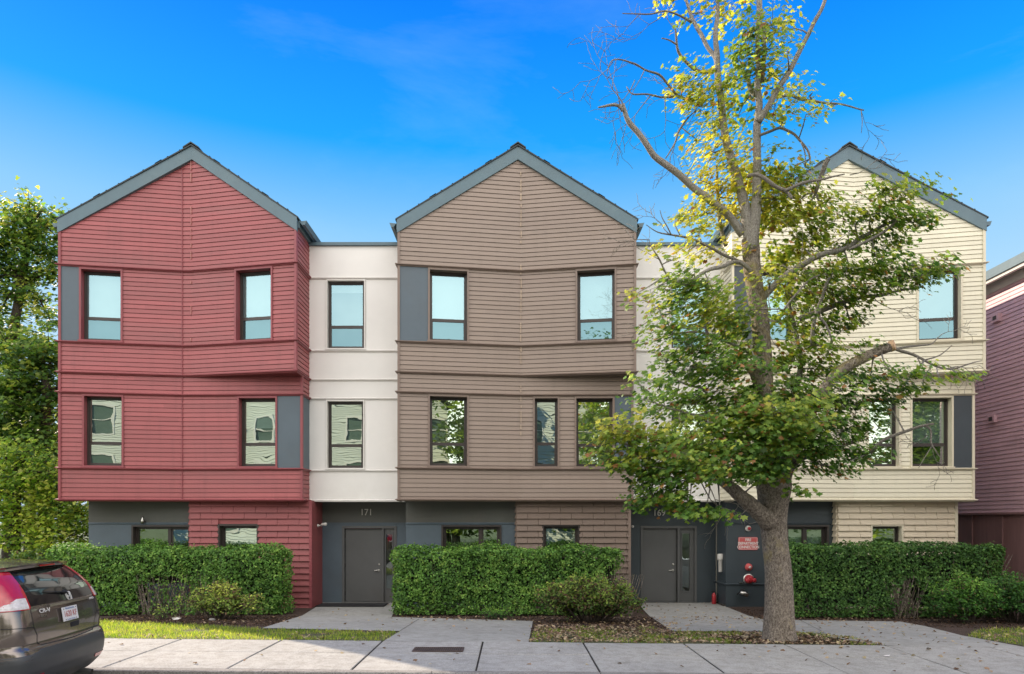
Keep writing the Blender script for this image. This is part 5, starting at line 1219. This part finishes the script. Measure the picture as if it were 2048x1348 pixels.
for i, (px, D, h, lab) in enumerate(((150, 18.6, 1.25, 'round leafy bush between the left hedge and the slate wall'), (60, 19.5, 1.5, 'leafy bush left of the hedge behind the car roof'), (-20, 18.5, 1.6, 'leafy bush at the very left behind the car'))):
    shrub('bush', lab, xat(px, D), D, 1.25, .9, h, 5200, 40+i, [(.03,.08,.012), (.06,.14,.02), (.12,.22,.03), (.22,.3,.05)], 44, .10, .03, 'bushes left of the red townhouse')
# ------------------------------------------------------------------ across the street (seen in the window panes)
def far_house(label, x0, x1, y, h, mat, wins, nm):
    H = thing(nm, label, 'house', ((x0+x1)/2, y, 0)); W = Wall((x1, y), (x0, y)); mb = MB(); L = x1-x0
    hs = [(u, u+1.1, z, z+1.7) for u, z in wins]
    siding(mb, W, 0, h, hs, exp=.16, lip=.03)
    mb.face([(x0, y, 0), (x0, y-9, 0), (x0, y-9, h), (x0, y, h)]); mb.face([(x1, y, 0), (x1, y-9, 0), (x1, y-9, h), (x1, y, h)])
    mb.face([(x0, y, h), (x1, y, h), ((x0+x1)/2, y, h+2.6)]); mb.build('wall', mat, H)
    for u, z in wins:
        f = MB(); ring(f, W, u-.12, u+1.22, z-.1, z+1.82, .13, -.02, .05); w = f.build('window', M['sign_white'], H)
        W.bar(f2 := MB(), u, u+1.1, z+.82, z+.88, -.03, .02); f2.build('sash', M['sign_white'], w)
        g = MB(); g.face([W.pos(u, z, -.04), W.pos(u+1.1, z, -.04), W.pos(u+1.1, z+1.7, -.04), W.pos(u, z+1.7, -.04)]); g.build('pane', M['dark_pane'], w)
    r = MB()
    for s_ in (-1, 1):
        xm = (x0+x1)/2; xe = xm+s_*(L/2+.4); A = [(xm, y+.4, h+2.7), (xe, y+.4, h-.05), (xe, y-9.4, h-.05), (xm, y-9.4, h+2.7)]; B = [(a, b, c+.15) for a, b, c in A]
        r.face(A); r.face(B); r.face([A[0], A[1], B[1], B[0]]); r.face([A[1], A[2], B[2], B[1]])
    r.build('roof', M['roof'], H)
M['dark_pane'] = paint('dark_pane', (.10,.14,.12), .15, .1)
WH = paint('far_white', (.62,.62,.58), .6, .05, HS, 1)
far_house('white clapboard house across the street, seen only in the window glass', -24, -9.5, -13, 10.5, WH, [(u, z) for u in (1.2, 4.0, 7.0, 9.8, 12.4) for z in (1.4, 4.6, 7.8)], 'white_house')
far_house('narrow white clapboard house across the street, seen only in the window glass', -.6, 4.6, -13, 10.2, WH, [(u, z) for u in (.15, 3.6) for z in (1.4, 4.6, 7.6)], 'white_house')
def back_tree(label, x, y, h, w, seed):
    r_ = random.Random(seed); H = thing('broadleaf_tree', label, 'tree', (x, y, .3), 'trees across the street'); tb = MB()
    tb.tube([(x, y, 0), (x+.1, y, h*.35), (x-.1, y, h*.7)], [.28, .2, .08], 8); C = []; T = []; Nn = []
    for s in range(560):
        d = Vector((r_.gauss(0, .42)*w, r_.gauss(0, .42)*w*.8, r_.gauss(0, .36)*h*.58)); q = Vector((x, y, h*.52))+d
        if q.z < 1.2: continue
        if s % 6 == 0: tb.tube([(x, y, h*.4), (x+(q.x-x)*.5, y+(q.y-y)*.5, (h*.4+q.z)/2+.4), q], [.09, .06, .02], 5)
        t = r_.uniform(.1, .9)
        for k in range(26): C.append((q.x+r_.gauss(0, .4), q.y+r_.gauss(0, .4), q.z+r_.gauss(0, .22))); T.append(t+r_.gauss(0, .1)); Nn.append((r_.gauss(0, .5), .3+r_.gauss(0, .5), .8))
    tb.build('trunk', M['bark_dark'], H, True); n = len(C)
    leaves('crown', np.array(C), .28*(.6+.7*RS.rand(n)), pal(n, [(.03,.06,.012), (.07,.13,.02), (.14,.22,.03), (.30,.36,.05)], np.array(T)), np.array(Nn), M['bleaf'], H, 'rag')
back_tree('green tree across the street in front of the gap between the houses', -3.9, -11, 13, 3.4, 51)
back_tree('green tree across the street right of the narrow white house', 7.2, -11, 12.5, 3.4, 52)
back_tree('green tree across the street far to the right', 15.5, -12, 11, 3.6, 53)
back_tree('green tree across the street beyond the wide white house', -28.5, -12, 12, 3.6, 54)
back_tree('green tree across the street beyond the right end of the row', 24, -11, 12, 3.8, 55)
back_tree('green tree across the street furthest to the right', 31, -12, 12, 3.8, 56)
back_tree('green tree across the street standing behind the tree between the houses', -5.0, -17, 15, 3.8, 57)
back_tree('green tree across the street behind the tree right of the narrow house', 9.5, -17, 15, 4.0, 58)
# ------------------------------------------------------------------ parked car (axis along x, tail toward +x)
CX, CY, CZ = -4.86, 7.44, .24
CAR = thing('parked_car', 'grey brown hatchback SUV with tall red tail lamps parked at the left edge', 'car', (CX-2.2, CY, CZ))
M['carpaint'] = paint('car_paint', (.20,.165,.145), .20, .05, (1,1,1), 2, metal=.7); M['carpaint'].node_tree.nodes['Principled BSDF'].inputs['Coat Weight'].default_value = 1.0
M['carpaint'].node_tree.nodes['Principled BSDF'].inputs['Coat Roughness'].default_value = .03
M['carplastic'] = paint('car_plastic', (.06,.062,.065), .45, .1, (1,1,1), 4)
M['carglass'] = paint('car_glass', (.020,.028,.026), .04, .02); M['carglass'].node_tree.nodes['Principled BSDF'].inputs['Coat Weight'].default_value = 1
M['glossblack'] = paint('gloss_black', (.008,.008,.01), .08, .02)
M['lampred'] = paint('lamp_red', (.42,.012,.022), .1, .12, (1,1,1), 6); M['lampred'].node_tree.nodes['Principled BSDF'].inputs['Coat Weight'].default_value = 1
M['lampclear'] = paint('lamp_clear', (.62,.58,.56), .12, .25, (1,1,1), 22); M['chrome'] = paint('chrome', (.7,.7,.7), .08, .02, metal=1)
M['plate'] = paint('plate_white', (.72,.70,.68), .4, .04); M['platered'] = paint('plate_red', (.40,.05,.04), .5, .05); M['plateblue'] = paint('plate_blue', (.06,.14,.35), .5, .05)
M['tyre'] = paint('tyre_rubber', (.014,.014,.015), .8, .2, (1,1,1), 30, fine=.4)
def lerp_tab(tab, z):
    if z <= tab[0][0]: return tab[0][1]
    for (a, va), (b, vb) in zip(tab, tab[1:]):
        if z <= b: t = (z-a)/(b-a); return va+(vb-va)*t
    return tab[-1][1]
XR_T = [(.24,-.16),(.30,-.10),(.36,-.045),(.45,-.01),(.56,.0),(.64,-.012),(.675,-.03),(.69,-.055),(.74,-.05),(.84,-.045),(.90,-.05),(.96,-.062),(1.02,-.075),(1.08,-.09),(1.15,-.12),(1.25,-.165),(1.35,-.225),(1.45,-.30),(1.50,-.345),(1.55,-.44),(1.58,-.55),(1.61,-.78),(1.635,-1.15),(1.655,-1.7)]
W_T = [(.24,.80),(.30,.85),(.40,.885),(.60,.91),(.75,.912),(.90,.90),(1.0,.885),(1.08,.865),(1.2,.82),(1.35,.755),(1.45,.705),(1.52,.655),(1.58,.57),(1.61,.48),(1.635,.36),(1.655,.2)]
R_T = [(.24,.22),(.6,.27),(.9,.28),(1.1,.27),(1.5,.20),(1.6,.15),(1.655,.1)]
XF_T = [(.24,-4.35),(.5,-4.50),(.75,-4.47),(.92,-4.2),(1.0,-3.75),(1.05,-3.35),(1.2,-3.05),(1.4,-2.72),(1.52,-2.45),(1.60,-2.15),(1.635,-1.95),(1.655,-1.8)]
def cpt(s, z, out=0.0):
    """point on the car shell: s runs across the tail and round both corners along the sides"""
    xr, w, r = lerp_tab(XR_T, z), lerp_tab(W_T, z), lerp_tab(R_T, z); a = w-r; sg = 1 if s >= 0 else -1; t = abs(s); crown = .06
    if t <= a: x = xr-crown*(t/w)**2; y = t; n = Vector((1, .12*t/w, 0))
    elif t <= a+r*math.pi/2:
        ph = (t-a)/r; x = xr-crown*(a/w)**2-r*(1-math.cos(ph)); y = a+r*math.sin(ph); n = Vector((math.cos(ph), math.sin(ph), 0))
    else: x = xr-crown*(a/w)**2-r-(t-a-r*math.pi/2); y = w; n = Vector((0, 1, 0))
    n.normalize()
    return Vector((CX+x+n.x*out, CY+sg*(y+n.y*out), CZ+z))
def ring_s(z):
    w, r = lerp_tab(W_T, z), lerp_tab(R_T, z); a = w-r; xr = lerp_tab(XR_T, z); xf = lerp_tab(XF_T, z)
    side = max(.05, (xr-.05-r)-(xf+r)); e1 = a+r*math.pi/2
    ss = [a*k/8 for k in range(8)]+[a+r*math.pi/2*k/8 for k in range(8)]+[e1+side*k/16 for k in range(17)]
    P = [cpt(s, z) for s in ss]; last = P[-1]; yy = last.y-CY
    for k in range(1, 7): ph = math.pi/2*k/6; P.append(Vector((last.x-r*math.sin(ph), CY+yy-r*(1-math.cos(ph)), CZ+z)))
    e = P[-1]
    for k in range(1, 5): t = k/4; P.append(Vector((e.x-.10*(1-(1-t)**2), CY+(e.y-CY)*(1-t), CZ+z)))
    Q = [Vector((p.x, 2*CY-p.y, p.z)) for p in P[1:-1]][::-1]
    return P+Q
zs = [.24,.27,.30,.36,.42,.50,.56,.60,.64,.66,.675,.69,.72,.78,.84,.90,.93,.96,1.0,1.04,1.08,1.15,1.22,1.3,1.38,1.45,1.5,1.53,1.55,1.57,1.58,1.595,1.61,1.635,1.655]
mb = MB(); R = []
for z in zs: R.append([mb.vert(p) for p in ring_s(z)])
n = len(R[0])
for a, b in zip(R, R[1:]):
    for k in range(n): mb.f.append([a[k], a[(k+1) % n], b[(k+1) % n], b[k]]); mb.m.append(0)
mb.f.append(R[0][::-1]); mb.m.append(0); mb.f.append(R[-1]); mb.m.append(0)
body = mb.build('body', M['carpaint'], CAR, True)
def patch(name, mat, rows, parent, out=.004, ns=14, nz=None, edge=True):
    """rows: (z, sL, sR); a skin panel laid a few mm proud of the shell"""
    mb = MB(); zt = []
    for (za, a0, a1), (zb, b0, b1) in zip(rows, rows[1:]):
        m = max(1, int(abs(zb-za)/.02))
        for k in range(m): t = k/m; zt.append((za+(zb-za)*t, a0+(b0-a0)*t, a1+(b1-a1)*t))
    zt.append(rows[-1])
    G = [[mb.vert(cpt(l+(r-l)*i/ns, z, out)) for i in range(ns+1)] for z, l, r in zt]
    for a, b in zip(G, G[1:]):
        for i in range(ns): mb.f.append([a[i], a[i+1], b[i+1], b[i]]); mb.m.append(0)
    if edge:
        ringp = [(z, l) for z, l, r in zt]+[(zt[-1][0], zt[-1][1]+(zt[-1][2]-zt[-1][1])*i/ns) for i in range(1, ns)]+[(z, r) for z, l, r in zt[::-1]]+[(zt[0][0], zt[0][2]+(zt[0][1]-zt[0][2])*i/ns) for i in range(1, ns)]
        for (z0, s0), (z1, s1) in zip(ringp, ringp[1:]+ringp[:1]): mb.face([cpt(s0, z0, out), cpt(s1, z1, out), cpt(s1, z1, -.003), cpt(s0, z0, -.003)])
    return mb.build(name, mat, parent, True if not edge else False)
def soft(o):
    o.data.polygons.foreach_set('use_smooth', [True]*len(o.data.polygons)); o.data.update()
# bumper skin, dark
b = patch('bumper', M['carplastic'], [(.25,-2.0,2.0),(.33,-2.0,2.0),(.45,-1.9,1.9),(.56,-1.55,1.55),(.62,-1.15,1.15),(.655,-.75,.75)], CAR, .007, 60)
soft(b)
# lower painted strip line on the bumper and side cladding
for s_ in (-1, 1):
    rf = patch('reflector', M['lampred'], sorted([(.375, s_*.52, s_*.80), (.415, s_*.50, s_*.82)]), b, .013, 8)
tg = MB()
def seam(pts, w=.006):
    for (s0, z0), (s1, z1) in zip(pts, pts[1:]):
        m = 10
        for k in range(m):
            a = (s0+(s1-s0)*k/m, z0+(z1-z0)*k/m); c = (s0+(s1-s0)*(k+1)/m, z0+(z1-z0)*(k+1)/m)
            d = Vector((c[0]-a[0], c[1]-a[1])); 
            if d.length < 1e-5: continue
            p = Vector((-d.y, d.x)).normalized()*w/2
            tg.face([cpt(a[0]-p.x, a[1]-p.y, .0035), cpt(c[0]-p.x, c[1]-p.y, .0035), cpt(c[0]+p.x, c[1]+p.y, .0035), cpt(a[0]+p.x, a[1]+p.y, .0035)])
seam([(-.60,1.09),(-.61,.98),(-.615,.86),(-.56,.78),(-.555,.71),(-.50,.685),(0,.675),(.50,.685),(.555,.71),(.56,.78),(.615,.86),(.61,.98),(.60,1.09)])
seam([(-.60,1.09),(-.56,1.3),(-.50,1.5)]); seam([(.60,1.09),(.56,1.3),(.50,1.5)])
for s_ in (-1, 1): seam([(s_*.62,.86),(s_*.95,.88),(s_*1.4,.86),(s_*1.9,.80)])
tg.build('panel_gap', M['black'], body)
rw = patch('rear_window', M['glossblack'], [(1.075,-.595,.595),(1.16,-.585,.585),(1.30,-.555,.555),(1.42,-.525,.525),(1.50,-.49,.49)], CAR, .006, 26); soft(rw)
g_ = patch('pane', M['carglass'], [(1.175,-.46,.46),(1.20,-.50,.50),(1.30,-.505,.505),(1.42,-.475,.475),(1.47,-.44,.44),(1.485,-.40,.40)], rw, .0085, 26); soft(g_)
g_ = MB(); g_.tube([cpt(.0, 1.165, .03), cpt(-.1, 1.175, .03), cpt(-.36, 1.21, .022)], [.010, .008, .004], 6); g_.lathe(cpt(0.0, 1.16, .0), (1, 0, .3), [(0, .025), (.035, .022)], 10); g_.build('wiper', M['black'], rw, True)
for s_ in (-1, 1):
    def rr(l): return [(z, min(a*s_, b*s_), max(a*s_, b*s_)) for z, a, b in l]
    tl = patch('tail_lamp', M['lampred'], rr([(1.045,.62,1.00),(1.07,.605,1.04),(1.16,.598,1.02),(1.22,.585,.93),(1.28,.572,.83),(1.36,.552,.755),(1.44,.53,.69),(1.50,.505,.64),(1.525,.50,.60)]), CAR, .009, 14); soft(tl)
    c_ = patch('clear_lens', M['lampclear'], rr([(1.055,.63,.99),(1.08,.63,.93),(1.11,.625,.85),(1.14,.622,.76),(1.165,.62,.71)]), tl, .0115, 10)
    qw = patch('quarter_window', M['carglass'], rr([(1.11,1.22,1.9),(1.16,1.10,1.9),(1.26,1.02,1.85),(1.36,1.0,1.8),(1.43,1.06,1.75)]), CAR, .006, 14); soft(qw)
    sw = patch('side_window', M['carglass'], rr([(1.10,2.0,3.7),(1.2,1.98,3.55),(1.43,1.9,3.0)]), CAR, .006, 14); soft(sw)
    ar = patch('side_cladding', M['carplastic'], rr([(.25,1.0,4.2),(.34,1.05,4.2),(.40,1.15,4.2)]), CAR, .010, 20)
# spoiler
sp = MB()
pr = [(-.27, 1.60), (-.285, 1.575), (-.29, 1.545), (-.35, 1.532), (-.62, 1.555), (-.75, 1.63)]
YS = [-.60,-.56,-.4,-.2,0,.2,.4,.56,.60]
rings = [[sp.vert((CX+x-.11*(abs(y)/.6)**2-(.02 if abs(y) > .58 else 0), CY+y, CZ+z-.035*(abs(y)/.6)**2+(-.0))) for x, z in pr] for y in YS]
for a, b_ in zip(rings, rings[1:]):
    for k in range(len(pr)-1): sp.f.append([a[k], a[k+1], b_[k+1], b_[k]]); sp.m.append(0)
    sp.f.append([a[-1], a[0], b_[0], b_[-1]]); sp.m.append(0)
sp.f.append(rings[0]); sp.m.append(0); sp.f.append(rings[-1][::-1]); sp.m.append(0)
sp.build('spoiler', M['carpaint'], CAR, False)
bl = MB(); bl.box((CX-.2865, CY, CZ+1.56), (.003, .14, .008)); bl.build('brake_lamp', M['lampred'], CAR)
# chrome strip, emblem, lettering
ch = patch('chrome_strip', M['steel'], [(1.035,-.33,.45),(1.062,-.34,.46)], CAR, .020, 20)
hb = patch('handle_pocket', M['black'], [(.775,.02,.17),(.82,.0,.18)], CAR, .005, 6)
em = MB(); ec = cpt(0.05, 1.115, .014); ey = Vector((0,1,0)); ez = Vector((-.38,0,.92)).normalized(); ex = ey.cross(ez)
def epos(y, z, o=0): return ec+ey*y+ez*z+ex*o
O = [(-.050,.040),(-.040,.048),(.040,.048),(.050,.040),(.042,-.034),(.032,-.044),(-.032,-.044),(-.042,-.034)]
em.tube([epos(*p) for p in O+[O[0]]], [.0045]*9, 6)
for s_ in (-1, 1):
    em.tube([epos(s_*.034, .045), epos(s_*.021, .0), epos(s_*.026, -.042)], [.0075, .006, .006], 6)
em.tube([epos(-.02, -.004), epos(.02, -.004)], [.006, .006], 6)
em.build('emblem', M['offwhite'], CAR, True)
def cartext(nm, s, size, sv, z, mat, out=.010, xs=1.0, bold=0, parent=CAR, dep=.003):
    p = cpt(sv, z, out); e = .05; rt = (cpt(sv+e, z, out)-cpt(sv-e, z, out)).normalized(); up = (cpt(sv, z+e, out)-cpt(sv, z-e, out)).normalized()
    return text(nm, s, size, p, rt, up, mat, parent, dep, 'CENTER', bold, xs)
cartext('model_lettering', 'CR-V', .062, -.42, 1.005, M['offwhite'], xs=1.25, bold=.0015)
cartext('dealer_lettering', 'DCH', .032, -.45, .955, M['steel'], xs=1.3)
cartext('drive_lettering', 'AWD', .040, .52, 1.03, M['offwhite'], xs=1.2, bold=.001)
pk = patch('plate_recess', M['carpaint'], [(.80,-.26,.30),(.85,-.30,.34),(1.0,-.33,.37),(1.03,-.33,.37)], CAR, -.0, 14); 
pc = cpt(-.03, .925, .022); upv = Vector((-.16, 0, 1)).normalized(); rtv = Vector((0, 1, 0)); outv = rtv.cross(upv)
mb = MB(); mb.box(pc, (.147, .0025, .075), (rtv, outv, upv), 0, .0)
pl = mb.build('number_plate', M['plate'], CAR)
text('plate_number', '1620 KF', .090, pc+outv*.005-upv*.004, rtv, upv, M['platered'], pl, .001, 'CENTER', .0, .80)
text('plate_state', 'Massachusetts', .030, pc+outv*.005+upv*.058, rtv, upv, M['plateblue'], pl, .001)
text('plate_motto', 'The Spirit of America', .018, pc+outv*.005-upv*.062, rtv, upv, M['plateblue'], pl, .001)
mb = MB()
for y, z in ((-.115, .055), (.115, .055), (-.1, -.062), (.1, -.062)): mb.lathe(pc+rtv*y+upv*z+outv*.003, outv, [(0, .006), (.004, .005)], 8)
mb.build('plate_bolt', M['bronze'], pl)
# antenna, exhaust, wheels
mb = MB(); c = Vector((CX-1.0, CY+.0, CZ+1.62)); mb.lathe(c, (0,0,1), [(0, .05), (.02, .042), (.035, .02)], 10); mb.tube([c+Vector((0,0,.03)), c+Vector((-.12,0,.2))], [.005, .003], 6); mb.build('antenna', M['black'], CAR, True)
mb = MB(); mb.tube([(CX-.6, CY+.42, CZ+.26), (CX-.12, CY+.42, CZ+.24), (CX-.03, CY+.42, CZ+.225)], [.03, .032, .034], 12, False); mb.build('exhaust_pipe', M['steel'], CAR, True)
mb = MB(); mb.box((CX-2.2, CY, CZ+.25), (1.9, .72, .05)); mb.build('underbody', M['black'], CAR)
for x in (-.92, -3.54):
    for s_ in (-1, 1):
        mb = MB(); y = CY+s_*.70; c = Vector((CX+x, y, CZ+.335)); ax = (0, s_, 0)
        mb.lathe(c, ax, [(.0, .30), (.01, .335), (.19, .335), (.215, .31), (.215, .22), (.17, .21)], 32); w = mb.build('wheel', M['tyre'], CAR, True)
        mb = MB(); mb.lathe(c, ax, [(.17, .215), (.20, .21), (.195, .19), (.15, .17)], 32)
        for k in range(10):
            a = k*math.pi/5; d = Vector((math.cos(a), 0, math.sin(a))); mb.tube([c+Vector((0, s_*.19, 0))+d*.03, c+Vector((0, s_*.185, 0))+d*.19], [.022, .012], 6)
        mb.lathe(c, ax, [(.17, .05), (.205, .045)], 12); mb.build('rim', M['steel'], w, True)
        # arch lip
        mb = MB(); cc = Vector((CX+x, CY, CZ+.335)); pts = []
        for k in range(13):
            a = math.pi*k/12; zz = .335+.40*math.sin(a); pts.append(Vector((CX+x+.40*math.cos(a), CY+s_*(lerp_tab(W_T, zz)+.006), CZ+max(zz, .26))))
        mb.tube(pts, [.03]*13, 6); mb.face([p+Vector((0, s_*.002, 0)) for p in pts]); mb.build('wheel_arch', M['carplastic'], CAR)
# proportions of the tail: remap heights on every part, then park the car slightly askew
ZT = [(-.5,-.5),(0,0),(.6,.62),(.85,.90),(1.0,1.05),(1.1,1.14),(1.175,1.215),(1.5,1.455),(1.56,1.50),(1.655,1.58),(3,2.9)]
def below(o):
    for c in o.children: yield c; yield from below(c)
for o in below(CAR):
    for v in o.data.vertices: v.co.z = v.co.z+0; 
    mw = o.matrix_world.copy()
bpy.context.view_layer.update()
for o in below(CAR):
    mw = o.matrix_world; mi = mw.inverted()
    for v in o.data.vertices:
        q = mw @ v.co; q.z = CZ+lerp_tab(ZT, q.z-CZ); v.co = mi @ q
    o.data.update()
ang = math.radians(5.0); piv = Vector((CX, CY, 0)); off = Vector(CAR.location)-piv
CAR.rotation_euler = (0, 0, ang)
CAR.location = piv+Vector((off.x*math.cos(ang)-off.y*math.sin(ang), off.x*math.sin(ang)+off.y*math.cos(ang), off.z))+Vector((.06, .08, 0))
# ------------------------------------------------------------------ world, sun, camera
SUN = Vector((-1.25, 1.0, 1.0)).normalized()      # direction toward the sun
el = math.asin(SUN.z); rot = math.atan2(SUN.x, SUN.y)
w = bpy.data.worlds.new('World'); scene.world = w; w.use_nodes = True; nt = w.node_tree; bg = nt.nodes['Background']
sky = N(nt, 'ShaderNodeTexSky', sky_type='NISHITA'); sky.sun_disc = False; sky.sun_elevation = el; sky.sun_rotation = rot
sky.altitude = 0; sky.air_density = 1.0; sky.dust_density = .3; sky.ozone_density = 3.0
tc = N(nt, 'ShaderNodeTexCoord')
sx = N(nt, 'ShaderNodeSeparateXYZ'); nt.links.new(tc.outputs['Generated'], sx.inputs[0])
grad = ramp(nt, sx.outputs['Z'], SKY_G)
grad = mixc(nt, 1.0, grad, (_k, _k, _k), 'MULTIPLY')
col = mixc(nt, .98, sky.outputs[0], grad)
# thin high cloud, stretched by the wind, and an added pale glow behind the camera that fills the shaded fronts
mp = N(nt, 'ShaderNodeMapping'); mp.inputs['Scale'].default_value = (1.1, 2.0, 4.5); mp.inputs['Rotation'].default_value = (0, .35, .3); nt.links.new(tc.outputs['Generated'], mp.inputs[0])
cn = noise_n(nt, mp.outputs[0], 1.7, 7, .62); cn.inputs['Distortion'].default_value = .4
cf = ramp(nt, cn.outputs[0], [(.53, (0,0,0)), (.82, (.20,.20,.20))])
col = mixc(nt, cf, col, WISP)
mr = N(nt, 'ShaderNodeMapRange'); nt.links.new(sx.outputs['Y'], mr.inputs[0]); mr.inputs[1].default_value = .12; mr.inputs[2].default_value = -.3; mr.inputs[3].default_value = 0; mr.inputs[4].default_value = FILL_VEIL
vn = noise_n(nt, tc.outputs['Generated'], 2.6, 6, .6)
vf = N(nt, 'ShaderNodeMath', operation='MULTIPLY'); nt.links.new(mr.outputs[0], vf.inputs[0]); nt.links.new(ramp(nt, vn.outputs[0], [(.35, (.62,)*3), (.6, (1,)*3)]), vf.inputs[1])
col = mixc(nt, vf.outputs[0], col, FILL_COL)
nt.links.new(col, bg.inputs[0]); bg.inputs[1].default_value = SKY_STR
sd = bpy.data.lights.new('sun', 'SUN'); sd.energy = SUN_E; sd.angle = math.radians(.53); sd.color = (1, .84, .65)
so = bpy.data.objects.new('sun', sd); COL.objects.link(so); so.rotation_euler = (-SUN).to_track_quat('-Z', 'Y').to_euler(); so.location = (-30, 30, 30)
cam = bpy.data.cameras.new('camera'); cam.lens = F/2048*36; cam.sensor_width = 36; cam.shift_y = (HY-674)/2048; cam.clip_end = 2000; cam.clip_start = .1
co = bpy.data.objects.new('camera', cam); COL.objects.link(co); co.location = (0, 0, ZC); co.rotation_euler = (math.pi/2, 0, 0); scene.camera = co
vs = scene.view_settings; vs.view_transform = 'Standard'; vs.look = 'None'; vs.exposure = EXPO; vs.gamma = 1
scene.render.engine = 'CYCLES'; scene.cycles.max_bounces = 8; scene.cycles.transparent_max_bounces = 12
